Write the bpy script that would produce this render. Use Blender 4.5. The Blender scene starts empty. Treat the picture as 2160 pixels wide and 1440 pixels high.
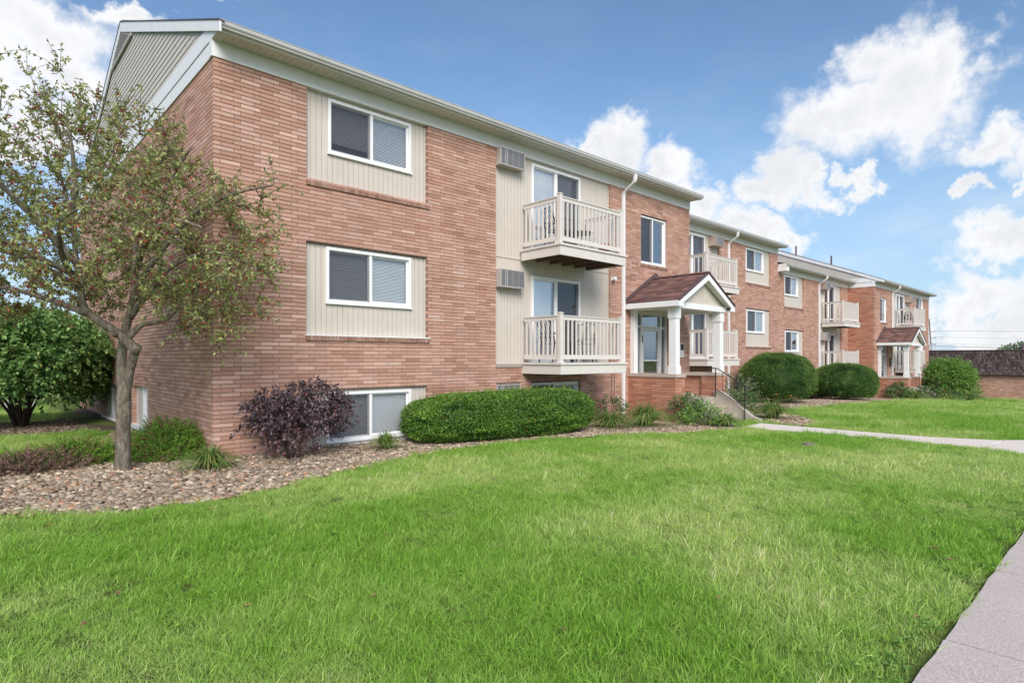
import bpy, bmesh, math, random
import numpy as np
from mathutils import Vector, Matrix

random.seed(7)
rng = np.random.default_rng(11)
C = bpy.context.scene.collection
SC = bpy.context.scene
R = math.radians

# ------------------------------------------------------------------ camera
CAMX, CAMY, CAMZ = -2.852, -9.728, 1.60
cd = bpy.data.cameras.new('camera')
cam = bpy.data.objects.new('camera', cd)
C.objects.link(cam)
cam.location = (CAMX, CAMY, CAMZ)
cam.rotation_euler = (R(90), 0, math.atan2(.7307, .6827) - R(90))
cd.sensor_width = 36.0
cd.lens = 36.0 * 1252 / 2160
cd.shift_y = 35 / 2160
cd.clip_end = 2000
SC.camera = cam
FWD = (.6827, .7307)

# ------------------------------------------------------------------ light
SUN_EL, SUN_AZ = 36.0, -124.0          # azimuth of the sun measured from +x towards +y
sl = bpy.data.lights.new('sun', 'SUN')
sl.energy = 2.0
sl.angle = R(32)
sl.color = (1.0, .955, .89)
sun = bpy.data.objects.new('sun', sl)
C.objects.link(sun)
sdir = Vector((math.cos(R(SUN_EL)) * math.cos(R(SUN_AZ)), math.cos(R(SUN_EL)) * math.sin(R(SUN_AZ)), math.sin(R(SUN_EL))))
sun.rotation_euler = sdir.to_track_quat('Z', 'Y').to_euler()

SC.view_settings.view_transform = 'Standard'
SC.view_settings.look = 'None'
SC.view_settings.exposure = 0.85
SC.view_settings.gamma = 1.0
SC.view_settings.use_curve_mapping = False
SC.cycles.max_bounces = 8
SC.cycles.transparent_max_bounces = 12
SC.cycles.sample_clamp_indirect = 6.0


class NT:
    """small helper around a node tree"""
    def __init__(self, nt):
        self.nt = nt
        nt.nodes.clear()

    def n(self, t, ins=None, **kw):
        nd = self.nt.nodes.new(t)
        for k, v in kw.items():
            setattr(nd, k, v)
        for k, v in (ins or {}).items():
            s = nd.inputs[k]
            if isinstance(v, bpy.types.NodeSocket):
                self.nt.links.new(v, s)
            else:
                s.default_value = v
        return nd

    def math(self, op, a, b=None, c=None, clamp=False):
        ins = {0: a}
        if b is not None:
            ins[1] = b
        if c is not None:
            ins[2] = c
        return self.n('ShaderNodeMath', ins, operation=op, use_clamp=clamp).outputs[0]

    def mix(self, f, a, b, blend='MIX'):
        nd = self.nt.nodes.new('ShaderNodeMix')
        nd.data_type = 'RGBA'
        nd.blend_type = blend
        for i, v in ((0, f), (6, a), (7, b)):
            s = nd.inputs[i]
            if isinstance(v, bpy.types.NodeSocket):
                self.nt.links.new(v, s)
            elif i == 0:
                s.default_value = v
            else:
                s.default_value = (*v[:3], 1)
        return nd.outputs[2]

    def ramp(self, f, stops):
        nd = self.nt.nodes.new('ShaderNodeValToRGB')
        self.nt.links.new(f, nd.inputs[0])
        el = nd.color_ramp.elements
        while len(el) < len(stops):
            el.new(.5)
        for e, (p, c) in zip(el, stops):
            e.position = p
            e.color = (*c[:3], 1) if hasattr(c, '__len__') else (c, c, c, 1)
        return nd.outputs[0]

    def smooth(self, v, lo, hi):
        nd = self.n('ShaderNodeMapRange', {0: v, 1: lo, 2: hi, 3: 0.0, 4: 1.0}, interpolation_type='SMOOTHSTEP')
        return nd.outputs[0]


# ------------------------------------------------------------------ sky
W = bpy.data.worlds.new('World')
SC.world = W
W.use_nodes = True
t = NT(W.node_tree)
SKY_STRENGTH = 0.080
sky = t.n('ShaderNodeTexSky', sky_type='NISHITA', sun_disc=False, sun_elevation=R(SUN_EL),
          sun_rotation=R(90 - SUN_AZ), altitude=200.0, air_density=1.0, dust_density=1.2, ozone_density=2.2)
tc = t.n('ShaderNodeTexCoord')
gen = tc.outputs['Generated']
sep = t.n('ShaderNodeSeparateXYZ', {0: gen})
az = t.math('ARCTAN2', sep.outputs[1], sep.outputs[0])
el_ = t.math('ARCSINE', sep.outputs[2])
ae = t.n('ShaderNodeCombineXYZ', {0: az, 1: el_, 2: 0.0}).outputs[0]


def dir_ae(u, v):
    """azimuth and elevation of a direction the photograph shows"""
    a, b = (u - 1080) / 1252, -(v - 755) / 1252
    x = a * .7307 + .6827
    y = -a * .6828 + .7307
    return math.atan2(y, x), math.atan2(b, math.hypot(x, y))


def fbm(scale, detail, rough, off, src=gen, dist=0.0, stretch=(1, 1, 1)):
    mp = t.n('ShaderNodeMapping', {0: src, 1: off, 3: stretch})
    return t.n('ShaderNodeTexNoise', {0: mp.outputs[0], 2: scale, 3: detail, 4: rough, 8: dist}).outputs[0]


warp = t.n('ShaderNodeTexNoise', {0: gen, 2: 9.0, 3: 5.0, 4: .6})
wv = t.n('ShaderNodeVectorMath', {0: warp.outputs['Color'], 1: (.5, .5, .5)}, operation='SUBTRACT').outputs[0]
wv = t.n('ShaderNodeVectorMath', {0: wv, 'Scale': .16}, operation='SCALE').outputs[0]
wv2 = t.n('ShaderNodeTexNoise', {0: gen, 2: 38.0, 3: 4.0, 4: .6})
wv2 = t.n('ShaderNodeVectorMath', {0: wv2.outputs['Color'], 1: (.5, .5, .5)}, operation='SUBTRACT').outputs[0]
wv2 = t.n('ShaderNodeVectorMath', {0: wv2, 'Scale': .05}, operation='SCALE').outputs[0]
aew = t.n('ShaderNodeVectorMath', {0: ae, 1: wv}, operation='ADD').outputs[0]
aew = t.n('ShaderNodeVectorMath', {0: aew, 1: wv2}, operation='ADD').outputs[0]
# each cumulus as a cluster of puffs: photo direction and radii in photo pixels
PUFFS = [(1900, 200, 230, 165), (1760, 250, 170, 120), (2000, 150, 120, 115), (1830, 130, 120, 90), (2090, 310, 110, 65),
         (2190, 330, 120, 70), (1660, 375, 125, 75), (1600, 390, 70, 50), (1720, 390, 60, 42), (1810, 395, 45, 30),
         (1300, 310, 110, 75), (1240, 320, 60, 45), (1420, 365, 90, 62), (1480, 430, 85, 55), (1560, 480, 100, 60), (1640, 510, 70, 36),
         (2035, 412, 38, 30), (2110, 490, 105, 55), (2150, 480, 80, 45),
         (2050, 610, 120, 75), (2180, 640, 150, 90), (2000, 640, 80, 90), (2120, 690, 190, 50), (2150, 395, 40, 30),
         (90, 60, 190, 130), (-60, 110, 230, 200), (150, 170, 130, 110), (60, 270, 190, 80), (250, 10, 110, 40), (440, -10, 90, 26),
        
         (-420, 330, 300, 130), (-700, 120, 300, 170), (2600, 420, 240, 120), (2800, 150, 260, 170), (700, -420, 300, 120), (2400, -260, 260, 150)]
cover = None
for (u, v, ru, rv) in PUFFS:
    a0, e0 = dir_ae(u, v)
    a1, _ = dir_ae(u + ru, v)
    _, e1 = dir_ae(u, v - rv)
    ra, re = abs(a1 - a0) * 1.12, abs(e1 - e0) * 1.12
    mp = t.n('ShaderNodeMapping', {0: aew, 1: (-a0 / ra, -e0 / re, 0), 3: (1 / ra, 1 / re, 1)})
    ln = t.n('ShaderNodeVectorMath', {0: mp.outputs[0]}, operation='LENGTH').outputs['Value']
    val = t.math('SUBTRACT', 1.0, ln)
    cover = val if cover is None else t.math('SMOOTH_MAX', cover, val, .10)
# the same kind of broken cumulus all round the rest of the sky
broad = fbm(2.6, 5, .55, (3.1, .4, 1.7), stretch=(1, 1, 2.2))
azd = t.math('ABSOLUTE', t.math('SUBTRACT', az, math.atan2(FWD[1], FWD[0])))
behind = t.smooth(azd, .95, 1.5)
broad = t.math('MULTIPLY', t.math('SUBTRACT', broad, .50), 3.4)
broad = t.math('SUBTRACT', broad, t.math('MULTIPLY', t.math('SUBTRACT', 1.0, behind), 4.0))
cover = t.math('SMOOTH_MAX', cover, broad, .15)
n1 = fbm(13.0, 8, .58, (0, 0, 0))
n2 = fbm(46.0, 6, .62, (4, 1, 2))
dens = t.math('ADD', cover, t.math('MULTIPLY', t.math('SUBTRACT', n1, .5), .70))
dens = t.math('ADD', dens, t.math('MULTIPLY', t.math('SUBTRACT', n2, .5), .24))
alpha = t.smooth(dens, .04, .62)
# haze and thin high cloud towards the horizon
hz = t.smooth(el_, .46, -.02)
thin = t.math('MULTIPLY', t.smooth(fbm(6.0, 6, .6, (9, 2, 5), stretch=(1, 1, 3.0)), .42, .72), .30)
alpha = t.math('MAXIMUM', alpha, t.math('MULTIPLY', thin, t.math('ADD', .10, hz)))
# grey undersides: denser, lower parts are greyer
n3 = fbm(7.0, 6, .55, (1, 7, 3))
shade = t.math('MULTIPLY', t.smooth(t.math('ADD', cover, t.math('MULTIPLY', t.math('SUBTRACT', n3, .5), 1.5)), .35, 1.05), .85)
CL = 6.9
white = (CL * .99, CL, CL * 1.02)
grey = (CL * .81, CL * .83, CL * .86)
ccol = t.mix(shade, white, grey)
skyc = t.n('ShaderNodeHueSaturation', {'Hue': .497, 'Saturation': 1.07, 'Value': 1.22, 'Fac': 1.0, 'Color': sky.outputs[0]}).outputs[0]
skyc = t.mix(t.math('MULTIPLY', hz, .72), skyc, (3.1, 4.5, 6.2))
col = t.mix(alpha, skyc, ccol)
bg = t.n('ShaderNodeBackground', {0: col, 1: SKY_STRENGTH})
t.n('ShaderNodeOutputWorld', {0: bg.outputs[0]})
W.cycles.sampling_method = 'MANUAL'
W.cycles.sample_map_resolution = 1024


# ------------------------------------------------------------------ materials
MATS = {}


def M_(name, fn):
    m = bpy.data.materials.new(name)
    m.use_nodes = True
    tt = NT(m.node_tree)
    out = fn(tt)
    o = tt.n('ShaderNodeOutputMaterial')
    tt.nt.links.new(out, o.inputs[0])
    MATS[name] = m
    return m


def bsdf(tt, col, rough=.6, bump=None, bstr=.3, bdist=.01, spec=.5, metal=0.0):
    ins = {'Base Color': col if isinstance(col, bpy.types.NodeSocket) else (*col, 1), 'Roughness': rough, 'Specular IOR Level': spec, 'Metallic': metal}
    if bump is not None:
        ins['Normal'] = tt.n('ShaderNodeBump', {'Strength': bstr, 'Distance': bdist, 'Height': bump}).outputs[0]
    return tt.n('ShaderNodeBsdfPrincipled', ins).outputs[0]


def obj_noise(tt, scale, detail=5, rough=.6, stretch=(1, 1, 1)):
    c = tt.n('ShaderNodeTexCoord').outputs['Object']
    mp = tt.n('ShaderNodeMapping', {0: c, 3: stretch})
    return tt.n('ShaderNodeTexNoise', {0: mp.outputs[0], 2: scale, 3: detail, 4: rough}).outputs[0]


def geo_noise(tt, scale, detail=5, rough=.6, stretch=(1, 1, 1)):
    c = tt.n('ShaderNodeNewGeometry').outputs['Position']
    mp = tt.n('ShaderNodeMapping', {0: c, 3: stretch})
    return tt.n('ShaderNodeTexNoise', {0: mp.outputs[0], 2: scale, 3: detail, 4: rough}).outputs[0]


def tint_mat(name, lo, hi, third, rough=.8, nscale=60, namt=.35, stain=0.0, bstr=.25, spec=.3):
    """colour attribute: r brightness, g mix lo..hi, b share of a third colour"""
    def fn(tt):
        a = tt.n('ShaderNodeAttribute', attribute_name='tint')
        s = tt.n('ShaderNodeSeparateColor', {0: a.outputs['Color']})
        c = tt.mix(s.outputs[1], lo, hi)
        c = tt.mix(s.outputs[2], c, third)
        n = geo_noise(tt, nscale, 4)
        k = tt.math('MULTIPLY', s.outputs[0], tt.math('ADD', 1 - namt * .5, tt.math('MULTIPLY', n, namt)))
        if stain:
            st = geo_noise(tt, 1.1, 6, .65, (1, 1, .5))
            k = tt.math('MULTIPLY', k, tt.math('ADD', 1 - stain * .55, tt.math('MULTIPLY', st, stain)))
        kk = tt.n('ShaderNodeCombineXYZ', {0: k, 1: k, 2: k}).outputs[0]
        c = tt.mix(1.0, c, kk, 'MULTIPLY')
        return bsdf(tt, c, rough, n, bstr, .004, spec)
    return M_(name, fn)


tint_mat('brick', (.440, .235, .165), (.545, .335, .265), (.60, .43, .36), .88, 90, .40, .42, .35)
tint_mat('porch_brick', (.43, .185, .110), (.53, .265, .185), (.52, .30, .22), .88, 90, .40, .30, .35)
tint_mat('stone', (.205, .145, .098), (.415, .340, .255), (.37, .20, .11), .75, 55, .55, 0, .3)
tint_mat('shingle', (.145, .072, .062), (.255, .140, .118), (.115, .085, .085), .95, 160, .75, 0, .5, .15)
tint_mat('shake', (.060, .044, .042), (.115, .090, .086), (.15, .125, .115), .95, 40, .7, .3, .4, .1)


def m_mortar(tt):
    n = geo_noise(tt, 30, 4)
    return bsdf(tt, tt.mix(n, (.20, .130, .105), (.31, .22, .185)), .95, n, .3, .004, .2)


M_('mortar', m_mortar)


def plain(name, col, rough=.5, var=.12, scale=4, spec=.4, bstr=.05, dirt=None):
    def fn(tt):
        n = geo_noise(tt, scale, 5, .6)
        lo = tuple(c * (1 - var) for c in col)
        hi = tuple(min(1, c * (1 + var * .6)) for c in col)
        c = tt.mix(n, lo, hi)
        if dirt:
            d = geo_noise(tt, 2.2, 7, .7, (1, 1, .25))
            c = tt.mix(tt.math('MULTIPLY', tt.smooth(d, .52, .8), dirt), c, (.22, .20, .15))
        return bsdf(tt, c, rough, geo_noise(tt, 120, 3), bstr, .003, spec)
    return M_(name, fn)


plain('sill_mortar', (.46, .42, .37), .9, .2)
plain('white_trim', (.81, .805, .80), .45, .07, dirt=.22)
plain('white_vinyl', (.84, .84, .85), .35, .03)
plain('cream_siding', (.600, .540, .480), .55, .09, dirt=.22)
plain('cream_rail', (.680, .630, .585), .5, .06, dirt=.15)
plain('soffit', (.66, .635, .58), .6, .06)
plain('gutter', (.55, .545, .54), .4, .12, dirt=.35)
plain('bay_ledge', (.36, .32, .285), .8, .15)
plain('cap_stone', (.49, .40, .345), .85, .2, 9)
plain('concrete', (.44, .40, .355), .9, .22, 5, .2, .3, dirt=.25)
plain('step_stone', (.43, .375, .315), .9, .22, 5, .2, .3, dirt=.35)
plain('dark_metal', (.02, .02, .022), .4, .3)
plain('patio_metal', (.035, .035, .04), .4, .3)
plain('unit_case', (.47, .425, .40), .5, .1)
plain('unit_case_tan', (.46, .345, .30), .55, .1)
plain('grille', (.16, .16, .175), .5, .2)
plain('grille_bar', (.36, .35, .355), .5, .1)
plain('joist_wood', (.17, .105, .075), .85, .35, 8)
plain('ridge_metal', (.115, .075, .08), .5, .15)
plain('aluminium', (.60, .595, .585), .35, .06)
plain('screen_frame', (.35, .35, .36), .5, .1)
plain('terracotta', (.36, .11, .055), .8, .2)
plain('white_blind', (.88, .88, .90), .6, .04)
plain('blind_shadow', (.55, .55, .55), .6, .04)
plain('curtain', (.60, .60, .60), .8, .1)
plain('floor_inside', (.12, .10, .09), .8, .2)
plain('soil', (.075, .058, .042), .95, .5, 14, .1, .6)
plain('mulch', (.105, .078, .06), .95, .6, 26, .1, .8)
plain('bark_dark', (.07, .052, .040), .9, .4, 14, .2, .6)
plain('fascia_olive', (.16, .15, .085), .7, .2)
plain('plastic_lid', (.22, .17, .15), .7, .2)
plain('wire', (.03, .03, .035), .6, .1)
plain('pole_wood', (.22, .19, .20), .9, .3)
plain('black_plastic', (.03, .03, .033), .5, .2)
plain('yellow_petal', (.75, .52, .03), .6, .1)
plain('orange_petal', (.72, .25, .03), .6, .2)
plain('roof_shingle', (.07, .045, .042), .95, .4, 20, .1, .6)
plain('dead_leaf', (.26, .155, .075), .8, .4, 30)
plain('red_cloth', (.10, .015, .02), .8, .2)


def m_bark(tt):
    n = geo_noise(tt, 22, 8, .7, (1, 1, .35))
    l = geo_noise(tt, 7, 5, .6)
    c = tt.ramp(n, [(.30, (.060, .047, .036)), (.5, (.175, .145, .115)), (.70, (.33, .29, .235))])
    c = tt.mix(tt.math('MULTIPLY', tt.smooth(l, .52, .70), .55), c, (.20, .235, .15))
    return bsdf(tt, c, .95, n, .9, .02, .15)


M_('bark', m_bark)


def m_glass(tt):
    fr = tt.n('ShaderNodeFresnel', {'IOR': 1.45}).outputs[0]
    wob = geo_noise(tt, .9, 2)
    bn = tt.n('ShaderNodeBump', {'Strength': .012, 'Distance': .05, 'Height': wob}).outputs[0]
    g = tt.n('ShaderNodeBsdfGlossy', {'Color': (.95, .97, 1, 1), 'Roughness': .01, 'Normal': bn}).outputs[0]
    tr = tt.n('ShaderNodeBsdfTransparent', {'Color': (.955, .97, .975, 1)}).outputs[0]
    f = tt.math('ADD', tt.math('MULTIPLY', fr, .70), .030, clamp=True)
    return tt.n('ShaderNodeMixShader', {0: f, 1: tr, 2: g}).outputs[0]


M_('glass', m_glass)


def m_screen(tt):
    d = tt.n('ShaderNodeBsdfDiffuse', {'Color': (.075, .075, .09, 1)}).outputs[0]
    tr = tt.n('ShaderNodeBsdfTransparent', {}).outputs[0]
    return tt.n('ShaderNodeMixShader', {0: .52, 1: tr, 2: d}).outputs[0]


M_('insect_screen', m_screen)


def leaf_mat(name, lo, hi, third, trans=.30, rough=.5, spec=.35, inst=False):
    def fn(tt):
        a = tt.n('ShaderNodeAttribute', attribute_name='tint')
        s = tt.n('ShaderNodeSeparateColor', {0: a.outputs['Color']})
        r, g, b = s.outputs[0], s.outputs[1], s.outputs[2]
        if inst:
            ia = tt.n('ShaderNodeAttribute', attribute_name='patch', attribute_type='INSTANCER')
            g = tt.math('ADD', tt.math('MULTIPLY', g, .5), tt.math('MULTIPLY', ia.outputs['Fac'], .75), clamp=True)
            b = tt.math('MULTIPLY', b, tt.smooth(ia.outputs['Fac'], .25, .95))
        c = tt.mix(g, lo, hi)
        c = tt.mix(b, c, third)
        kk = tt.n('ShaderNodeCombineXYZ', {0: r, 1: r, 2: r}).outputs[0]
        c = tt.mix(1.0, c, kk, 'MULTIPLY')
        p = bsdf(tt, c, rough, None, spec=spec)
        tl = tt.n('ShaderNodeBsdfTranslucent', {'Color': c}).outputs[0]
        return tt.n('ShaderNodeMixShader', {0: trans, 1: p, 2: tl}).outputs[0]
    return M_(name, fn)


leaf_mat('grass_blade', (.200, .455, .026), (.575, .710, .215), (.82, .75, .48), .45, .5, .3, inst=True)
leaf_mat('crab_leaf', (.235, .310, .075), (.560, .570, .240), (.70, .16, .07), .48, .38, .6)
leaf_mat('berry', (.17, .014, .026), (.30, .024, .034), (.12, .02, .03), .0, .3, .5)
leaf_mat('hedge_leaf', (.060, .165, .020), (.215, .370, .055), (.50, .10, .03), .30, .4, .45)
leaf_mat('yew_leaf', (.052, .140, .028), (.190, .290, .062), (.24, .20, .06), .28, .5, .3)
leaf_mat('purple_leaf', (.070, .046, .054), (.205, .150, .165), (.24, .07, .07), .22, .42, .5)
leaf_mat('viburnum_leaf', (.085, .215, .055), (.280, .430, .140), (.36, .36, .10), .35, .42, .4)
leaf_mat('juniper_leaf', (.060, .165, .025), (.235, .400, .060), (.27, .13, .08), .25, .6, .2)
leaf_mat('brown_juniper', (0.149, 0.088, 0.074), (0.298, 0.184, 0.149), (.06, .12, .03), .15, .8, .1)
leaf_mat('clump_blade', (.090, .220, .040), (.290, .390, .100), (.55, .46, .20), .35, .5, .35)
leaf_mat('bush_leaf', (.105, .265, .045), (.350, .520, .130), (.38, .45, .15), .35, .5, .3)
leaf_mat('shrub_leaf', (.055, .150, .045), (.190, .290, .095), (.36, .22, .15), .28, .5, .35)
leaf_mat('pale_leaf', (0.131, 0.184, 0.079), (0.350, 0.394, 0.245), (.36, .24, .19), .25, .6, .3)
leaf_mat('far_leaf', (.130, .195, .095), (.300, .370, .190), (.36, .30, .18), .3, .6, .2)


def m_ground(tt):
    n = geo_noise(tt, 1.3, 6, .6)
    f = geo_noise(tt, 40, 4, .7)
    c = tt.mix(n, (.085, .150, .025), (.16, .20, .05))
    c = tt.mix(tt.math('MULTIPLY', f, .5), c, (.06, .055, .03))
    return bsdf(tt, c, .95, f, .8, .03, .1)


M_('lawn_soil', m_ground)


def m_walk(tt):
    f = geo_noise(tt, 105, 4, .75)
    p = geo_noise(tt, 40, 6, .7)
    b = geo_noise(tt, 1.6, 6, .65)
    c = tt.ramp(f, [(.30, (.33, .265, .240)), (.5, (.57, .485, .450)), (.72, (.80, .71, .67))])
    c = tt.mix(tt.math('MULTIPLY', tt.smooth(p, .45, .75), .30), c, (.42, .345, .32))
    c = tt.mix(tt.math('MULTIPLY', tt.smooth(b, .45, .8), .30), c, (.70, .64, .61))
    return bsdf(tt, c, .92, f, .7, .006, .2)


M_('walk_concrete', m_walk)


def m_path(tt):
    f = geo_noise(tt, 160, 3, .7)
    b = geo_noise(tt, 1.2, 6, .65)
    c = tt.mix(f, (.66, .57, .50), (.84, .75, .67))
    c = tt.mix(tt.math('MULTIPLY', tt.smooth(b, .45, .8), .35), c, (.58, .50, .445))
    return bsdf(tt, c, .92, f, .5, .005, .2)


M_('path_concrete', m_path)
plain('repair_patch', (.84, .76, .69), .9, .2, 12, .2, .3)


# ------------------------------------------------------------------ mesh helpers
class MB:
    def __init__(self):
        self.v, self.f, self.c = [], [], []
        self.uc = False

    def add(self, vs, fs, col=None):
        o = len(self.v)
        self.v.extend(vs)
        self.f.extend([tuple(i + o for i in f) for f in fs])
        if col is not None:
            self.uc = True
        self.c.extend([col or (1, .5, 0)] * len(fs))

    def box(self, x0, x1, y0, y1, z0, z1, col=None):
        self.add([(x0, y0, z0), (x1, y0, z0), (x1, y1, z0), (x0, y1, z0), (x0, y0, z1), (x1, y0, z1), (x1, y1, z1), (x0, y1, z1)],
                 [(0, 3, 2, 1), (4, 5, 6, 7), (0, 1, 5, 4), (1, 2, 6, 5), (2, 3, 7, 6), (3, 0, 4, 7)], col)

    def tbox(self, T, s0, s1, z0, z1, d0, d1, col=None, back=True):
        """box in a wall frame: s along the wall, z up, d outward"""
        P = [T(s0, z0, d0), T(s1, z0, d0), T(s1, z1, d0), T(s0, z1, d0), T(s0, z0, d1), T(s1, z0, d1), T(s1, z1, d1), T(s0, z1, d1)]
        F = [(4, 5, 6, 7), (0, 4, 7, 3), (1, 2, 6, 5), (0, 1, 5, 4), (3, 7, 6, 2)]
        if back:
            F.append((0, 3, 2, 1))
        self.add(P, F, col)

    def prism(self, poly, ax, a, b, col=None):
        """poly in the two other axes, extruded along ax from a to b"""
        n = len(poly)

        def p(q, w):
            return {'x': (w, q[0], q[1]), 'y': (q[0], w, q[1]), 'z': (q[0], q[1], w)}[ax]
        self.add([p(q, a) for q in poly] + [p(q, b) for q in poly],
                 [tuple(range(n))[::-1], tuple(range(n, 2 * n))] + [(i, (i + 1) % n, n + (i + 1) % n, n + i) for i in range(n)], col)

    def tube(self, pts, rad, n=8, col=None, cap=True):
        pts = [Vector(p) for p in pts]
        if not hasattr(rad, '__len__'):
            rad = [rad] * len(pts)
        o = len(self.v)
        vs, fs = [], []
        up = None
        for i, p in enumerate(pts):
            d = (pts[min(i + 1, len(pts) - 1)] - pts[max(i - 1, 0)]).normalized()
            if up is None:
                up = Vector((0, 0, 1)) if abs(d.z) < .9 else Vector((1, 0, 0))
            a = d.cross(up)
            if a.length < 1e-4:
                a = d.orthogonal()
            a.normalize()
            b = a.cross(d).normalized()
            up = b
            for k in range(n):
                w = 2 * math.pi * k / n
                q = p + a * (math.cos(w) * rad[i]) + b * (math.sin(w) * rad[i])
                vs.append(tuple(q))
        for i in range(len(pts) - 1):
            for k in range(n):
                fs.append((i * n + k, i * n + (k + 1) % n, (i + 1) * n + (k + 1) % n, (i + 1) * n + k))
        if cap:
            fs.append(tuple(range(n))[::-1])
            fs.append(tuple(range((len(pts) - 1) * n, len(pts) * n)))
        self.add(vs, fs, col)

    def build(self, name, mat, parent=None, root=(0, 0, 0), smooth=False, kind=None, normals=True):
        me = bpy.data.meshes.new(name)
        r = root
        me.from_pydata([(x - r[0], y - r[1], z - r[2]) for x, y, z in self.v], [], self.f)
        me.materials.append(MATS[mat] if isinstance(mat, str) else mat)
        if mat in ('brick', 'porch_brick', 'stone', 'shingle', 'shake'):
            self.uc = True
        if self.uc:
            at = me.color_attributes.new('tint', 'FLOAT_COLOR', 'CORNER')
            arr = np.ones((len(me.loops), 4), np.float32)
            k = 0
            for f, c in zip(self.f, self.c):
                arr[k:k + len(f), :3] = c
                k += len(f)
            at.data.foreach_set('color', arr.ravel())
        if normals and len(self.f) < 60000:
            bm = bmesh.new()
            bm.from_mesh(me)
            bmesh.ops.recalc_face_normals(bm, faces=bm.faces)
            bm.to_mesh(me)
            bm.free()
        if smooth:
            me.polygons.foreach_set('use_smooth', [True] * len(me.polygons))
        return link(name, me, parent, kind)


def link(name, me, parent=None, kind=None):
    o = bpy.data.objects.new(name, me)
    C.objects.link(o)
    if parent is not None:
        o.parent = parent
    if kind:
        o['kind'] = kind
    return o


def np_mesh(name, V, F, mat, tint=None, parent=None, kind=None, smooth=False, root=(0, 0, 0)):
    """numpy mesh: V (n,3), F (m,k) all the same size, tint (n,3) per vertex"""
    V = np.asarray(V, np.float32) - np.asarray(root, np.float32)
    F = np.asarray(F, np.int32)
    me = bpy.data.meshes.new(name)
    k = F.shape[1]
    me.vertices.add(len(V))
    me.vertices.foreach_set('co', V.ravel())
    me.loops.add(F.size)
    me.loops.foreach_set('vertex_index', F.ravel())
    me.polygons.add(len(F))
    me.polygons.foreach_set('loop_start', np.arange(0, F.size, k, dtype=np.int32))
    if tint is not None:
        at = me.color_attributes.new('tint', 'FLOAT_COLOR', 'POINT')
        arr = np.ones((len(V), 4), np.float32)
        arr[:, :3] = tint
        at.data.foreach_set('color', arr.ravel())
    me.materials.append(MATS[mat])
    if smooth:
        me.polygons.foreach_set('use_smooth', [True] * len(F))
    me.update(calc_edges=True)
    me.validate()
    return link(name, me, parent, kind)


def tag(o, label=None, cat=None, group=None, kind=None):
    if label:
        o['label'] = label
    if cat:
        o['category'] = cat
    if group:
        o['group'] = group
    if kind:
        o['kind'] = kind
    return o


def empty(name, loc, label, cat, group=None):
    o = bpy.data.objects.new(name, None)
    o.location = loc
    o.empty_display_size = .2
    C.objects.link(o)
    return tag(o, label, cat, group)


def copy_tree(o, parent=None, loc=None, rz=None):
    c = o.copy()
    C.objects.link(c)
    c.parent = parent
    if loc is not None:
        c.location = loc
    if rz is not None:
        c.rotation_euler = (0, 0, rz)
    for ch in list(o.children):
        copy_tree(ch, c)
    return c


# ------------------------------------------------------------------ terrain
GX = [-400, 1, 12, 22, 34, 52, 90, 600]
GZ = [.05, .05, -.08, -.20, -.62, -1.40, -1.6, -1.6]


def g(x, y=0.0):
    x = np.asarray(x, float)
    y = np.asarray(y, float)
    z = np.interp(x, GX, GZ)
    z = z - np.where(x < 0, .012 * np.clip(y - 2, 0, 28), 0)
    return z


def gs(x, y=0.0):
    return float(g(x, y))


def vnoise(x, y, sc, seed=0):
    r = np.random.default_rng(seed)
    tab = r.random((64, 64))
    x = np.asarray(x) / sc + 1000
    y = np.asarray(y) / sc + 1000
    xi, yi = np.floor(x).astype(int), np.floor(y).astype(int)
    fx, fy = x - xi, y - yi
    fx, fy = fx * fx * (3 - 2 * fx), fy * fy * (3 - 2 * fy)
    a = tab[xi % 64, yi % 64] * (1 - fx) + tab[(xi + 1) % 64, yi % 64] * fx
    b = tab[xi % 64, (yi + 1) % 64] * (1 - fx) + tab[(xi + 1) % 64, (yi + 1) % 64] * fx
    return a * (1 - fy) + b * fy


def inpoly(px, py, poly):
    px = np.asarray(px)
    py = np.asarray(py)
    ins = np.zeros(px.shape, bool)
    n = len(poly)
    for i in range(n):
        x0, y0 = poly[i]
        x1, y1 = poly[(i + 1) % n]
        if y0 == y1:
            continue
        c = ((y0 > py) != (y1 > py)) & (px < (x1 - x0) * (py - y0) / (y1 - y0) + x0)
        ins ^= c
    return ins


xs = np.unique(np.concatenate([np.array([-500, -250, -120, -60, -40]), np.arange(-30, 70, 1.0), np.array([75, 90, 120, 200, 350, 600])]))
ys = np.unique(np.concatenate([np.array([-400, -200, -100, -50]), np.arange(-30, 42, 1.0), np.array([50, 80, 150, 300, 600])]))
X, Y = np.meshgrid(xs, ys, indexing='ij')
V = np.stack([X, Y, g(X, Y)], -1).reshape(-1, 3)
ny = len(ys)
F = []
for i in range(len(xs) - 1):
    for j in range(ny - 1):
        a = i * ny + j
        F.append((a, a + ny, a + ny + 1, a + 1))
ground = np_mesh('lawn', V, F, 'lawn_soil', kind='structure', smooth=True)

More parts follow.
